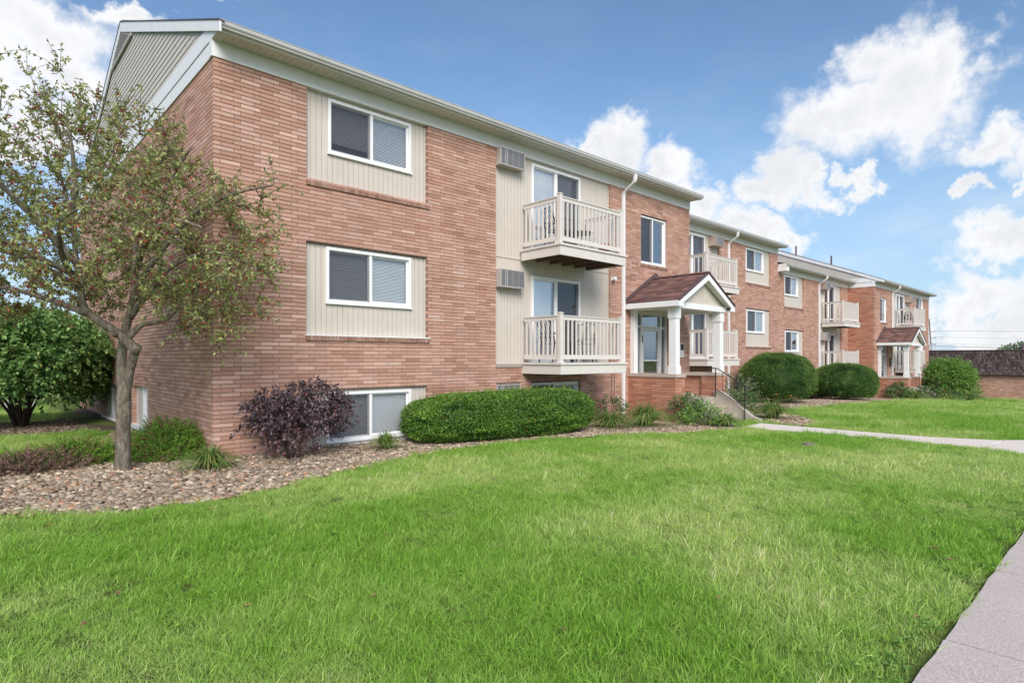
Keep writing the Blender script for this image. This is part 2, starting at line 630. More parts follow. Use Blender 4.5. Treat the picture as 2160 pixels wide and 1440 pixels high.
BED_A = [(-5.5, -.6), (-4.2, -1.1), (-2.55, -2.04), (-2.35, -2.27), (-1.93, -2.54), (-1.47, -2.72), (-1.05, -2.79), (-.68, -2.82), (-.24, -2.75), (.76, -2.39),
         (2.19, -1.86), (3.39, -1.50), (4.43, -1.52), (5.54, -1.69), (7.26, -2.15), (8.93, -2.8), (10.22, -3.2), (10.86, -3.3), (10.86, -1.4),
         (10.6, -1.4), (10.6, .2), (0.2, .2), (.2, 6.0), (-.45, 5.2), (-.8, 3.2), (-1.2, 1.75), (-1.7, 1.15), (-2.2, .75), (-3.2, .45), (-5.5, .9)]
BED_V = [(.2, 6.0), (.2, 13.4), (-.5, 13.0), (-.75, 10.4), (-1.2, 9.6), (-2.2, 9.9), (-3.6, 9.6), (-4.6, 8.6), (-4.4, 7.2), (-3.2, 6.4), (-2.0, 6.1), (-.9, 5.7), (-.45, 5.2)]
BED_B = [(12.85, -1.2), (12.95, -2.9), (12.4, -3.0), (12.35, -3.84), (12.9, -4.0), (13.51, -3.8), (14.4, -3.3), (15.3, -2.7), (15.6, -1.9), (16.6, -1.3), (18.4, -1.35), (20.4, -1.7), (22.5, -1.6),
         (24.5, -1.55), (26.5, -1.6), (28.6, -1.75), (30.5, -1.2), (32.5, -1.15), (33.8, -1.8), (35.2, -2.2), (35.2, 2), (13.6, 2.0), (13.6, 0)]
BED_C = [(36.9, -.5), (36.9, -3.0), (38.5, -3.4), (41.0, -3.1), (43.5, -2.3), (46.2, -1.2), (46.2, .7), (36.9, .7)]
PATH = [(10.86, -3.1), (12.2, -2.95), (12.12, -5.0), (12.15, -6.6), (12.6, -7.6), (13.4, -8.3), (14.0, -8.97), (10.0, -8.97), (10.55, -8.3), (10.95, -7.5), (11.02, -6.6), (10.98, -5.2), (10.84, -4.0)]
PATH_C = [(35.3, -2.3), (36.7, -2.3), (36.7, -8.97), (35.5, -8.97)]
WALK_Y = -8.97


def sheet(name, poly, dz, mat, kind='structure', parent=None, res=.5):
    """a ground sheet following the terrain"""
    bm = bmesh.new()
    vs = [bm.verts.new((x, y, 0)) for x, y in poly]
    bm.faces.new(vs)
    x0, x1 = min(p[0] for p in poly), max(p[0] for p in poly)
    for k in GX:
        if x0 < k < x1:
            bmesh.ops.bisect_plane(bm, geom=bm.verts[:] + bm.edges[:] + bm.faces[:], plane_co=(k, 0, 0), plane_no=(1, 0, 0))
    if x0 < 0:
        for pl, no in (((0, 0, 0), (1, 0, 0)), ((0, 2, 0), (0, 1, 0))):
            bmesh.ops.bisect_plane(bm, geom=bm.verts[:] + bm.edges[:] + bm.faces[:], plane_co=pl, plane_no=no)
    bmesh.ops.triangulate(bm, faces=bm.faces[:])
    for v in bm.verts:
        v.co.z = gs(v.co.x, v.co.y) + dz
    bmesh.ops.recalc_face_normals(bm, faces=bm.faces)
    for f in bm.faces:
        if f.normal.z < 0:
            f.normal_flip()
    me = bpy.data.meshes.new(name)
    bm.to_mesh(me)
    bm.free()
    me.materials.append(MATS[mat])
    return link(name, me, parent, kind)


bedA = sheet('stone_bed', BED_A, .006, 'soil')
bedV = sheet('mulch_bed', BED_V, .010, 'mulch')
bedB = sheet('stone_bed', BED_B, .006, 'soil')
bedC = sheet('stone_bed', BED_C, .006, 'soil')


def slab(name, poly, z_top, thick, mat, kind=None, parent=None):
    mb = MB()
    n = len(poly)
    top = [(x, y, gs(x, y) + z_top) for x, y in poly]
    bot = [(x, y, gs(x, y) + z_top - thick) for x, y in poly]
    mb.add(top + bot, [tuple(range(n)), tuple(range(n, 2 * n))[::-1]] + [(i, (i + 1) % n, n + (i + 1) % n, n + i) for i in range(n)])
    return mb.build(name, mat, parent, kind=kind)


# front walk under the camera: slabs with tooled joints
walk = sheet('sidewalk', [(-14, WALK_Y - .02), (46, WALK_Y - .02), (46, -10.6), (-14, -10.6)], .004, 'soil')
k = -13.4
while k < 46:
    x1 = k + 1.61
    wob = [random.uniform(-.008, .008) for _ in range(8)]
    front = [(k + (x1 - .016 - k) * q / 7, WALK_Y + wob[q]) for q in range(8)]
    poly = [(k, -10.6)] + [(x1 - .016, -10.6)] + front[::-1]
    slab('paving_slab', poly, .022 + random.uniform(-.003, .003), .1, 'walk_concrete', parent=walk)
    k = x1
path = sheet('path', [(10.9, -3.1), (12.1, -3.0), (12.05, -6.8), (13.9, -8.95), (10.1, -8.95), (11.0, -6.8)], .004, 'soil')


def cutpoly(poly, ya, yb):
    bm = bmesh.new()
    bm.faces.new([bm.verts.new((x, y, 0)) for x, y in poly])
    bmesh.ops.bisect_plane(bm, geom=bm.verts[:] + bm.edges[:] + bm.faces[:], plane_co=(0, ya, 0), plane_no=(0, 1, 0), clear_outer=True)
    bmesh.ops.bisect_plane(bm, geom=bm.verts[:] + bm.edges[:] + bm.faces[:], plane_co=(0, yb, 0), plane_no=(0, -1, 0), clear_outer=True)
    bm.faces.ensure_lookup_table()
    out = [(v.co.x, v.co.y) for v in bm.faces[0].verts] if bm.faces else []
    bm.free()
    return out


cuts = [-2.9, -4.05, -5.35, -6.62, -7.75, -8.97]
for a, b in zip(cuts[:-1], cuts[1:]):
    pl = cutpoly(PATH, a, b + .018)
    if pl:
        slab('paving_slab', pl, .020, .1, 'path_concrete', parent=path)
for (x, y, w, h) in ((11.5, -4.10, .85, .16), (11.9, -7.72, 1.0, .16)):
    pl = [(x + math.cos(q / 9 * 6.283) * w / 2 * random.uniform(.75, 1.1), y + math.sin(q / 9 * 6.283) * h / 2 * random.uniform(.6, 1.2)) for q in range(9)]
    sheet('repair_patch', pl, .0245, 'repair_patch', kind=None, parent=path)
path2 = slab('path', PATH_C, .02, .1, 'path_concrete', kind='structure')
path3 = slab('path', [(49.6, -30), (50.6, -30), (50.6, 12), (49.6, 12)], .03, .1, 'path_concrete', kind='structure')


# ------------------------------------------------------------------ building parts
COURSE, MOD, BH = .0667, .305, .0565


def frame_front(y):
    return lambda s, z, d: (s, y - d, z)          # s along x, outward is -y


def frame_left(x):
    return lambda s, z, d: (x - d, s, z)          # s along y, outward is -x


def frame_right(x):
    return lambda s, z, d: (x + d, s, z)          # s along y, outward is +x


def brick_tint():
    r = random.random()
    b = random.gauss(1.0, .06)
    if r < .06:
        return (b * 1.05, random.random(), random.uniform(.25, .7))
    if r < .15:
        return (b * .88, random.uniform(0, .4), 0)
    return (b, random.random(), random.uniform(0, .12))


BRICK_CACHE = {}
TINTS = [brick_tint() for _ in range(14)]


def brick_mesh(L, ti, mat):
    key = (round(L, 3), ti, mat)
    if key not in BRICK_CACHE:
        mb = MB()
        b = .003
        # front face slightly eased at the edges
        P = [(0, 0, 0), (L, 0, 0), (L, 0, BH), (0, 0, BH)]
        vs = [(b, -.0, b), (L - b, 0, b), (L - b, 0, BH - b), (b, 0, BH - b), (0, b, 0), (L, b, 0), (L, b, BH), (0, b, BH), (0, .1, 0), (L, .1, 0), (L, .1, BH), (0, .1, BH)]
        fs = [(0, 1, 2, 3), (4, 5, 1, 0), (5, 6, 2, 1), (6, 7, 3, 2), (7, 4, 0, 3), (8, 9, 5, 4), (9, 10, 6, 5), (10, 11, 7, 6), (11, 8, 4, 7)]
        mb.add(vs, fs, TINTS[ti])
        me = bpy.data.meshes.new('brick')
        me.from_pydata(mb.v, [], mb.f)
        at = me.color_attributes.new('tint', 'FLOAT_COLOR', 'CORNER')
        for q in at.data:
            q.color = (*TINTS[ti], 1)
        me.materials.append(MATS[mat])
        BRICK_CACHE[key] = me
    return BRICK_CACHE[key]


def brick_wall(parent, root, T, s0, s1, z0, z1, holes=(), corner0=None, mat='brick', single=None, mb=None, base=0.0, corner1=None, gap_end=0.0):
    """bricks as geometry in 1/3 running bond; single(s, z) picks the ones made as objects of their own.
    corner0 / corner1: 'A' this wall owns the even courses at that end, 'B' the odd ones"""
    own = mb or MB()
    chosen = []
    k = math.floor((z0 - base) / COURSE)
    while True:
        zb = base + k * COURSE
        if zb > z1 - .02:
            break
        za, zt = max(zb, z0), min(zb + BH, z1)
        if zt - za < .012:
            k += 1
            continue
        even = k % 2 == 0
        a, b = s0, s1
        if corner0:
            if (corner0 == 'A') != even:
                a = s0 + .11
        if corner1:
            if (corner1 == 'A') != even:
                b = s1 - .11
        st = []
        s = s0
        if even:
            q = s0
        else:
            q = s0 + .102
            if not corner0:
                st.append((s0, s0 + .092))
            elif corner0 == 'B':
                q = s0 + .102 - .102
                q = s0
        if corner0 == 'B':
            q = s0 + (.11 if even else 0.0)
        while q < b:
            st.append((q, q + MOD - .010))
            q += MOD
        zm = (za + zt) / 2
        cuts_ = [(h[0], h[1]) for h in holes if h[2] < zm < h[3]]
        for (p, e) in st:
            p, e = max(p, a), min(e, b)
            segs = [(p, e)]
            for (h0, h1) in cuts_:
                ns = []
                for (x, y) in segs:
                    if y <= h0 or x >= h1:
                        ns.append((x, y))
                    else:
                        if x < h0:
                            ns.append((x, h0))
                        if y > h1:
                            ns.append((h1, y))
                segs = ns
            for (x, y) in segs:
                if y - x < .014:
                    continue
                if single and single(x, y, zm) and zt - za > BH - .002:
                    chosen.append((x, y, za))
                else:
                    own.tbox(T, x, y, za, zt, -.10, random.uniform(-.0008, .0012), brick_tint(), back=False)
        k += 1
    # mortar bed behind the faces, cut at the openings
    m = MB()
    e_ = .006
    hs = [(h[0] - e_, h[1] + e_, h[2] - e_, h[3] + e_) for h in holes]
    S = sorted({s0 + .012, s1 - gap_end - (.012 if corner1 else 0)} | {min(max(v, s0 + .012), s1 - gap_end) for h in hs for v in h[:2]})
    Z = sorted({z0, z1} | {min(max(v, z0), z1) for h in hs for v in h[2:]})
    for i in range(len(S) - 1):
        for j in range(len(Z) - 1):
            cs, cz = (S[i] + S[i + 1]) / 2, (Z[j] + Z[j + 1]) / 2
            if any(h[0] < cs < h[1] and h[2] < cz < h[3] for h in hs):
                continue
            m.tbox(T, S[i], S[i + 1], Z[j], Z[j + 1], -.22, -.0105)
    return own, m, chosen


def window(parent, root, T, s0, s1, z0, z1, d, split=.5, blind=(1.0, 1.0), screen=True, two=True, fw=.052, kind='window', detail=True, vertical=None, screen_side=0, label=None):
    """framed sliding window: frame, two sashes, panes, screen, blinds"""
    mb = MB()
    d1, d0 = d + .028, d - .07
    mb.tbox(T, s0, s0 + fw, z0, z1, d0, d1)
    mb.tbox(T, s1 - fw, s1, z0, z1, d0, d1)
    mb.tbox(T, s0 + fw, s1 - fw, z1 - fw, z1, d0, d1 - .001)
    mb.tbox(T, s0 + fw, s1 - fw, z0, z0 + fw, d0, d1 - .001)
    mb.tbox(T, s0 - .012, s1 + .012, z0 - .022, z0 + .012, d0, d1 + .022)      # sill nose
    a, b, lo, hi = s0 + fw, s1 - fw, z0 + fw, z1 - fw
    m = a + (b - a) * split
    sw = .030
    if two:
        mb.tbox(T, m - .024, m + .024, lo, hi, d - .035, d + .012)
        for (p, q, dd) in ((a, m - .024, d - .008), (m + .024, b, d - .022)):
            mb.tbox(T, p, p + sw, lo, hi, dd - .03, dd)
            mb.tbox(T, q - sw, q, lo, hi, dd - .03, dd)
            mb.tbox(T, p + sw, q - sw, lo, lo + sw, dd - .03, dd - .001)
            mb.tbox(T, p + sw, q - sw, hi - sw, hi, dd - .03, dd - .001)
    w = mb.build(kind, 'white_vinyl', parent, root)
    if label:
        w['label'] = label
    halves = ((a + sw, m - .024 - sw), (m + .024 + sw, b - sw)) if two else ((a, b),)
    for (p, q) in halves:
        pm = MB()
        pm.tbox(T, p - .006, q + .006, lo + sw - .006, hi - sw + .006, d - .040, d - .034)
        pm.build('pane', 'glass', w, root)
    if screen and two:
        sm = MB()
        p, q = halves[screen_side]
        sm.add([T(p - .02, lo + .01, d + .002), T(q + .03, lo + .01, d + .002), T(q + .03, hi - .01, d + .002), T(p - .02, hi - .01, d + .002)], [(0, 1, 2, 3)])
        sm.build('insect_screen', 'insect_screen', w, root, normals=False)
        fm = MB()
        fm.tbox(T, q + .012, q + .030, lo, hi, d + .003, d + .010)
        fm.build('screen_frame', 'screen_frame', w, root)
    if vertical:
        vm = MB()
        for (p, q), on in zip(halves, vertical):
            if not on:
                continue
            x = p - .01
            e = p + (q - p) * on
            while x < e:
                an = random.uniform(.30, .55)
                hw = .036
                c, s_ = math.cos(an) * hw, math.sin(an) * hw
                vm.add([T(x + .04 - c, lo, d - .085 - s_), T(x + .04 + c, lo, d - .085 + s_), T(x + .04 + c, hi, d - .085 + s_), T(x + .04 - c, hi, d - .085 - s_)], [(0, 1, 2, 3)])
                x += .074
        vm.build('vertical_blind', 'white_blind', w, root, normals=False)
    elif blind:
        bm_ = MB()
        pitch = .027 if detail else .055
        for (p, q), cov in zip(halves, blind):
            z = hi - .02
            bot = hi - (hi - lo) * cov
            cr = random.uniform(-.01, .01)
            bm_.tbox(T, p - .02, q + .02, hi - .03, hi, d - .12, d - .085)
            while z > bot:
                sag = cr * (hi - z)
                bm_.add([T(p - .02, z - pitch * .50 + sag, d - .082), T(q + .02, z - pitch * .50 - sag, d - .082), T(q + .02, z + pitch * .44 - sag, d - .101), T(p - .02, z + pitch * .44 + sag, d - .101)], [(0, 1, 2, 3)])
                z -= pitch
        if bm_.v:
            bm_.build('blind', 'white_blind', w, root, normals=False)
    return w


def siding(parent, root, T, s0, s1, z0, z1, d, holes=(), pitch=.1015, single=True, name='siding_panel', trim=True):
    """vertical groove siding: backing sheet, boards proud of it with open grooves"""
    mb = MB()
    S = sorted({s0, s1} | {v for h in holes for v in h[:2]})
    Z = sorted({z0, z1} | {v for h in holes for v in h[2:]})
    for i in range(len(S) - 1):
        for j in range(len(Z) - 1):
            cs, cz = (S[i] + S[i + 1]) / 2, (Z[j] + Z[j + 1]) / 2
            if not any(h[0] < cs < h[1] and h[2] < cz < h[3] for h in holes):
                mb.tbox(T, S[i], S[i + 1], Z[j], Z[j + 1], d - .06, d - .013)
    if trim:
        mb.tbox(T, s1 - .035, s1, z0, z1, d - .013, d + .010)
    p = mb.build(name, 'cream_siding', parent, root)
    bm_ = MB()
    s = s0
    end = s1 - (.037 if trim else 0)
    while s < end - .02:
        e = min(s + pitch - .0075, end)
        one = MB() if single else bm_
        ivs = [(z0, z1)]
        mid = (s + e) / 2
        jw = random.uniform(-.0006, .0006)
        # board pieces: full height beside an opening, above and below across it
        cutsz = [(h[0], h[1], h[2], h[3]) for h in holes if h[1] > s and h[0] < e]
        rects = [(s, e, z0, z1)]
        for h in cutsz:
            nr = []
            for (a, b, c, f) in rects:
                if h[0] >= b or h[1] <= a or h[2] >= f or h[3] <= c:
                    nr.append((a, b, c, f))
                    continue
                if a < h[0]:
                    nr.append((a, h[0], c, f))
                if b > h[1]:
                    nr.append((h[1], b, c, f))
                aa, bb = max(a, h[0]), min(b, h[1])
                if c < h[2]:
                    nr.append((aa, bb, c, h[2]))
                if f > h[3]:
                    nr.append((aa, bb, h[3], f))
            rects = nr
        for (a, b, c, f) in rects:
            if b - a > .004 and f - c > .004:
                if single:
                    one = MB()
                one.tbox(T, a, b, c, f, d - .014, d + jw, back=False)
                if single:
                    one.build('siding_board', 'cream_siding', p, root)
        s += pitch
    if not single:
        bm_.build('siding_boards', 'cream_siding', p, root, kind='stuff')
    return p


def rowlock_sill(parent, root, T, s0, s1, z1, single=True, ledge=True):
    """sill of bricks on edge, standing proud, with a thin metal ledge"""
    mb = MB()
    mb.tbox(T, s0 + .004, s1 - .004, z1 - .085, z1 - .012, -.05, .016)
    sill = mb.build('sill', 'sill_mortar', parent, root)
    s = s0
    row = MB()
    while s < s1 - .03:
        e = min(s + .0575, s1)
        row.tbox(T, s, e, z1 - .088 + random.uniform(-.002, .002), z1 - .010, -.04, .030 + random.uniform(-.002, .002), (random.uniform(.55, .78), random.random(), 0))
        s += .0690
    row.build('sill_bricks', 'brick', sill, root, kind='stuff')
    if ledge:
        m2 = MB()
        m2.tbox(T, s0 - .01, s1 + .012, z1 - .009, z1 + .010, -.10, .036)
        m2.build('sill_flashing', 'white_trim', sill, root)
    return sill


def air_conditioner(parent, root, T, s0, s1, z0, z1, dback, dfront, case='unit_case', label=None):
    mb = MB()
    mb.tbox(T, s0, s1, z0, z1, dback, dfront - .012)
    for (a, b, c, f) in ((s0, s1, z1 - .022, z1), (s0, s1, z0, z0 + .022), (s0, s0 + .022, z0 + .022, z1 - .022), (s1 - .022, s1, z0 + .022, z1 - .022)):
        mb.tbox(T, a, b, c, f, dfront - .012, dfront)
    o = mb.build('air_conditioner', case, parent, root)
    if label:
        o['label'] = label
    gm = MB()
    gm.tbox(T, s0 + .022, s1 - .022, z0 + .022, z1 - .022, dfront - .012, dfront - .008)
    gm.build('grille', 'grille', o, root)
    bm_ = MB()
    w, h = s1 - s0, z1 - z0
    for q in (.20, .27, .50, .74):
        bm_.tbox(T, s0 + w * q - (.012 if q < .3 else .004), s0 + w * q + (.012 if q < .3 else .004), z0 + .022, z1 - .022, dfront - .008, dfront - .001)
    n = 7
    for i in range(1, n):
        z = z0 + h * i / n
        bm_.tbox(T, s0 + .022, s1 - .022, z - .003, z + .003, dfront - .008, dfront - .003)
    n = 26
    bm_.build('grille_bars', 'grille_bar', o, root, kind='stuff')
    return o


def balcony(parent, root, x0, x1, yw, yf, zd, n_side=8, n_front=15, rail_h=1.06, inset=.04):
    """timber balcony: deck, fascia, joists, corner posts, rails, balusters"""
    mb = MB()
    mb.box(x0 - .03, x1 + .03, yf - .03, yw, zd - .045, zd)
    b = mb.build('balcony', 'cream_rail', parent, root)
    f = MB()
    zl, zh = zd - .25, zd - .047
    f.box(x0, x1, yf, yf + .03, zl, zh)
    f.box(x0, x0 + .03, yf + .031, yw, zl, zh)
    f.box(x1 - .03, x1, yf + .031, yw, zl, zh)
    f.build('fascia', 'cream_rail', b, root)
    n = 6
    for i in range(n):
        x = x0 + .06 + (x1 - x0 - .12) * i / (n - 1)
        j = MB()
        j.box(x - .02, x + .02, yf + .035, yw - .002, zl + .02, zh - .004)
        j.build('joist', 'joist_wood', b, root)
    un = MB()
    un.box(x0 + .031, x1 - .031, yf + .031, yw - .001, zh - .003, zh + .001)
    un.build('deck_boards', 'joist_wood', b, root)
    px0, px1, py = x0 + inset, x1 - inset - .02, yf + .045
    ps = .088
    for (x, y) in ((px0, py), (px1 - ps, py)):
        p = MB()
        p.box(x, x + ps, y, y + ps, zd, zd + rail_h)
        p.box(x - .012, x + ps + .012, y - .012, y + ps + .012, zd + rail_h, zd + rail_h + .018)
        p.box(x + .012, x + ps - .012, y + .012, y + ps - .012, zd + rail_h + .018, zd + rail_h + .034)
        p.box(x - .022, x + ps + .022, y - .022, y + ps + .022, zd, zd + .022)
        p.build('post', 'cream_rail', b, root)
    zt = zd + rail_h - .03
    yc = py + ps / 2

    def rail(name, a0, a1, b0, b1, c0, c1):
        m = MB()
        m.box(a0, a1, b0, b1, c0, c1)
        m.build(name, 'cream_rail', b, root)
    xa, xb = px0 + ps, px1 - ps
    for nm, c0, c1, w in (('top_rail', zt - .022, zt, .038), ('rail_board', zt - .105, zt - .0225, .018), ('bottom_rail', zd + .075, zd + .17, .020)):
        rail(nm, xa, xb, yc - w, yc + w, c0, c1)
        for xx in (px0 + ps / 2, px1 - ps / 2):
            rail(nm, xx - w, xx + w, py + ps, yw - .002, c0, c1)
    base = None
    zb0, zb1 = zd + .170, zt - .105
    hw = .0165

    def bal(x, y):
        nonlocal base
        if base is None:
            m = MB()
            m.box(-hw, hw, -hw, hw, 0, zb1 - zb0)
            base = m.build('baluster', 'cream_rail', b)
            o = base
        else:
            o = base.copy()
            C.objects.link(o)
        o.location = (x - root[0], y - root[1], zb0 - root[2])
    for i in range(n_front):
        bal(xa + (xb - xa) * (i + .5) / n_front, yc)
    for xx in (px0 + ps / 2, px1 - ps / 2):
        for i in range(n_side):
            bal(xx, py + ps + (yw - py - ps) * (i + .5) / n_side)
    return b


def downspout(parent, root, x, yw, yo, ztop, zbot):
    mb = MB()
    pts = [(x, yo, ztop), (x, yo, ztop - .13), (x, yo + .03, ztop - .20), (x, yw - .09, ztop - .40), (x, yw - .055, ztop - .48), (x, yw - .055, zbot)]
    w = .042
    for i in range(len(pts) - 1):
        pass
    vs, fs = [], []
    for (px, py, pz) in pts:
        vs += [(px - w, py - w * .8, pz), (px + w, py - w * .8, pz), (px + w, py + w * .8, pz), (px - w, py + w * .8, pz)]
    for i in range(len(pts) - 1):
        for k in range(4):
            fs.append((i * 4 + k, i * 4 + (k + 1) % 4, i * 4 + 4 + (k + 1) % 4, i * 4 + 4 + k))
    fs.append((0, 1, 2, 3))
    fs.append(tuple(range(len(vs) - 4, len(vs))))
    mb.add(vs, fs)
    z = ztop - 1.4
    while z > zbot + .3:
        mb.box(x - w - .004, x + w + .004, yw - .055 - w * .8 - .004, yw, z, z + .03)
        z -= 2.0
    return mb.build('downspout', 'white_trim', parent, root)


def eave(parent, root, x0, x1, yw, zf, over=.36):
    """frieze board, boxed soffit, fascia and gutter along a front wall; zf is the top of the brick"""
    m = MB()
    m.box(x0, x1, yw - .022, yw + .10, zf - .014, zf + .235)
    m.build('frieze', 'white_trim', parent, root)
    zs = zf + .235
    m = MB()
    m.box(x0, x1, yw - over, yw + .10, zs, zs + .02)
    x = x0 + .05
    while x < x1 - .05:
        m.box(x, x + .012, yw - over + .02, yw - .03, zs - .006, zs + .002)
        x += .1015
    m.build('soffit', 'soffit', parent, root)
    m = MB()
    m.box(x0, x1, yw - over - .022, yw - over - .001, zs - .02, zs + .115)
    m.build('fascia', 'white_trim', parent, root)
    yo = yw - over - .023
    prof = [(yo, zs + .108), (yo, zs + .005), (yo - .060, zs + .005), (yo - .068, zs + .030), (yo - .088, zs + .046), (yo - .096, zs + .072), (yo - .096, zs + .100),
            (yo - .106, zs + .102), (yo - .106, zs + .110), (yo - .088, zs + .110), (yo - .088, zs + .050), (yo - .055, zs + .014), (yo - .008, zs + .014), (yo - .008, zs + .108)]
    m = MB()
    m.prism(prof, 'x', x0 - .01, x1 + .01)
    m.build('gutter', 'gutter', parent, root)
    return zs


SLOPE = .41


def roof(parent, root, x0, x1, yw, zs, depth, over=.40, slope=None):
    """two shingled planes; returns ridge y, z"""
    y0 = yw - over
    yr = yw + depth / 2
    z0 = zs + .075
    zr = z0 + (slope or SLOPE) * (yr - y0)
    y1 = 2 * yr - y0
    th = .09
    m = MB()
    m.prism([(y0, z0), (yr, zr), (y1, z0), (y1, z0 + th * .35), (yr, zr + th), (y0, z0 + th * .35)], 'x', x0, x1)
    m.build('roof', 'roof_shingle', parent, root)
    return yr, zr, y0, z0


def gable(parent, root, x, yw, zf, depth, zs, yr, zr, y0, z0, single=True, vent=True, ymax=None):
    """sided gable end facing -x with rake boards, base trim and clapboards"""
    m = MB()
    m.box(x - .022, x + .10, yw - .020, yw + depth, zf - .013, zf + .215)
    m.build('frieze', 'white_trim', parent, root)
    xs_ = x - .012
    zb = zf + .235
    off = .20
    # backing triangle and base board
    m = MB()
    top = lambda y: z0 + SLOPE * ((y - y0) if y < yr else (2 * yr - y0 - y))
    m.prism([(yw - .25, zb + .012), (yw + depth + .25, zb + .012), (yr, zr - .10)], 'x', xs_ + .02, x + .1)
    p = m.build('gable_siding', 'cream_siding', parent, root)
    m = MB()
    bb = zb + .004
    ye = yw - .36
    za_ = z0 + SLOPE * (ye - y0) - .03
    yk = y0 + (zb + .25 - z0 + .03) / SLOPE
    m.prism([(ye, bb), (ye, max(za_, bb + .02)), (yk, zb + .25), (2 * yr - yk, zb + .25), (2 * yr - ye, max(za_, bb + .02)), (2 * yr - ye, bb)], 'x', xs_ - .0195, xs_ + .02)
    m.build('gable_base_board', 'white_trim', p, root)
    exp = .118
    z = zb + .25
    bm_ = MB()
    while z < zr - off - .05:
        zt = min(z + exp + .012, zr - off - .02)
        ya = y0 + (z + off - z0) / SLOPE
        yb = 2 * yr - ya
        yat = y0 + (zt + off - z0) / SLOPE
        ybt = 2 * yr - yat
        if yb - ya < .15:
            break
        ya, yat = max(ya, yw - .3), max(yat, yw - .3)
        one = MB() if single else bm_
        one.add([(xs_ - .009, ya, z), (xs_ - .009, yb, z), (xs_ + .004, ybt, zt), (xs_ + .004, yat, zt), (xs_ + .03, ya, z), (xs_ + .03, yb, z), (xs_ + .03, ybt, zt), (xs_ + .03, yat, zt)],
                [(0, 1, 2, 3), (0, 4, 5, 1), (0, 3, 7, 4), (1, 5, 6, 2), (3, 2, 6, 7)])
        if single:
            one.build('clapboard', 'cream_siding', p, root)
        z += exp
    if not single:
        bm_.build('clapboards', 'cream_siding', p, root, kind='stuff')
    # rake boards
    for sgn in (0, 1):
        m = MB()
        poly = [(y0 - .09, z0 - .155), (yr, zr - off), (yr, zr + .035), (y0 - .09, z0 + .0)]
        if sgn:
            poly = [(2 * yr - a, b) for a, b in poly]
        m.prism(poly, 'x', xs_ - .050, xs_ - .0205)
        m.build('rake_board', 'white_trim', parent, root)
        m = MB()
        poly = [(y0 - .10, z0 + .001), (yr, zr + .036), (yr, zr + .058), (y0 - .10, z0 + .020)]
        if sgn:
            poly = [(2 * yr - a, b) for a, b in poly]
        m.prism(poly, 'x', xs_ - .062, xs_ + .02)
        m.build('drip_edge', 'ridge_metal', parent, root)
    if vent:
        m = MB()
        zv = zr - .24
        hv = .42
        w = hv / SLOPE
        zl = zv - hv
        m.prism([(yr - w, zl), (yr + w, zl), (yr, zv)], 'x', xs_ - .036, xs_ - .022)
        v = m.build('gable_vent', 'black_plastic', p, root)
        m = MB()
        m.box(xs_ - .055, xs_ - .02, yr - w - .1, yr + w + .1, zl - .06, zl)
        i = 0
        while zl + .03 + i * .075 < zv - .05:
            zz = zl + .03 + i * .075
            ww = (zv - zz) / SLOPE
            m.box(xs_ - .050, xs_ - .037, yr - ww, yr + ww, zz, zz + .028)
            i += 1
        m.build('vent_louvre', 'unit_case', p, root)


def column(parent, root, x, y, z0, z1, w=.20):
    m = MB()
    e = .022
    m.box(x, x + w, y, y + w, z0 + .20, z1 - .26)
    m.box(x - e, x + w + e, y - e, y + w + e, z0, z0 + .20)
    m.box(x - e, x + w + e, y - e, y + w + e, z1 - .26, z1)
    m.box(x - .010, x + w + .010, y - .010, y + w + .010, z0 + .201, z0 + .22)
    m.box(x - .010, x + w + .010, y - .010, y + w + .010, z1 - .285, z1 - .261)
    return m.build('column', 'white_trim', parent, root)


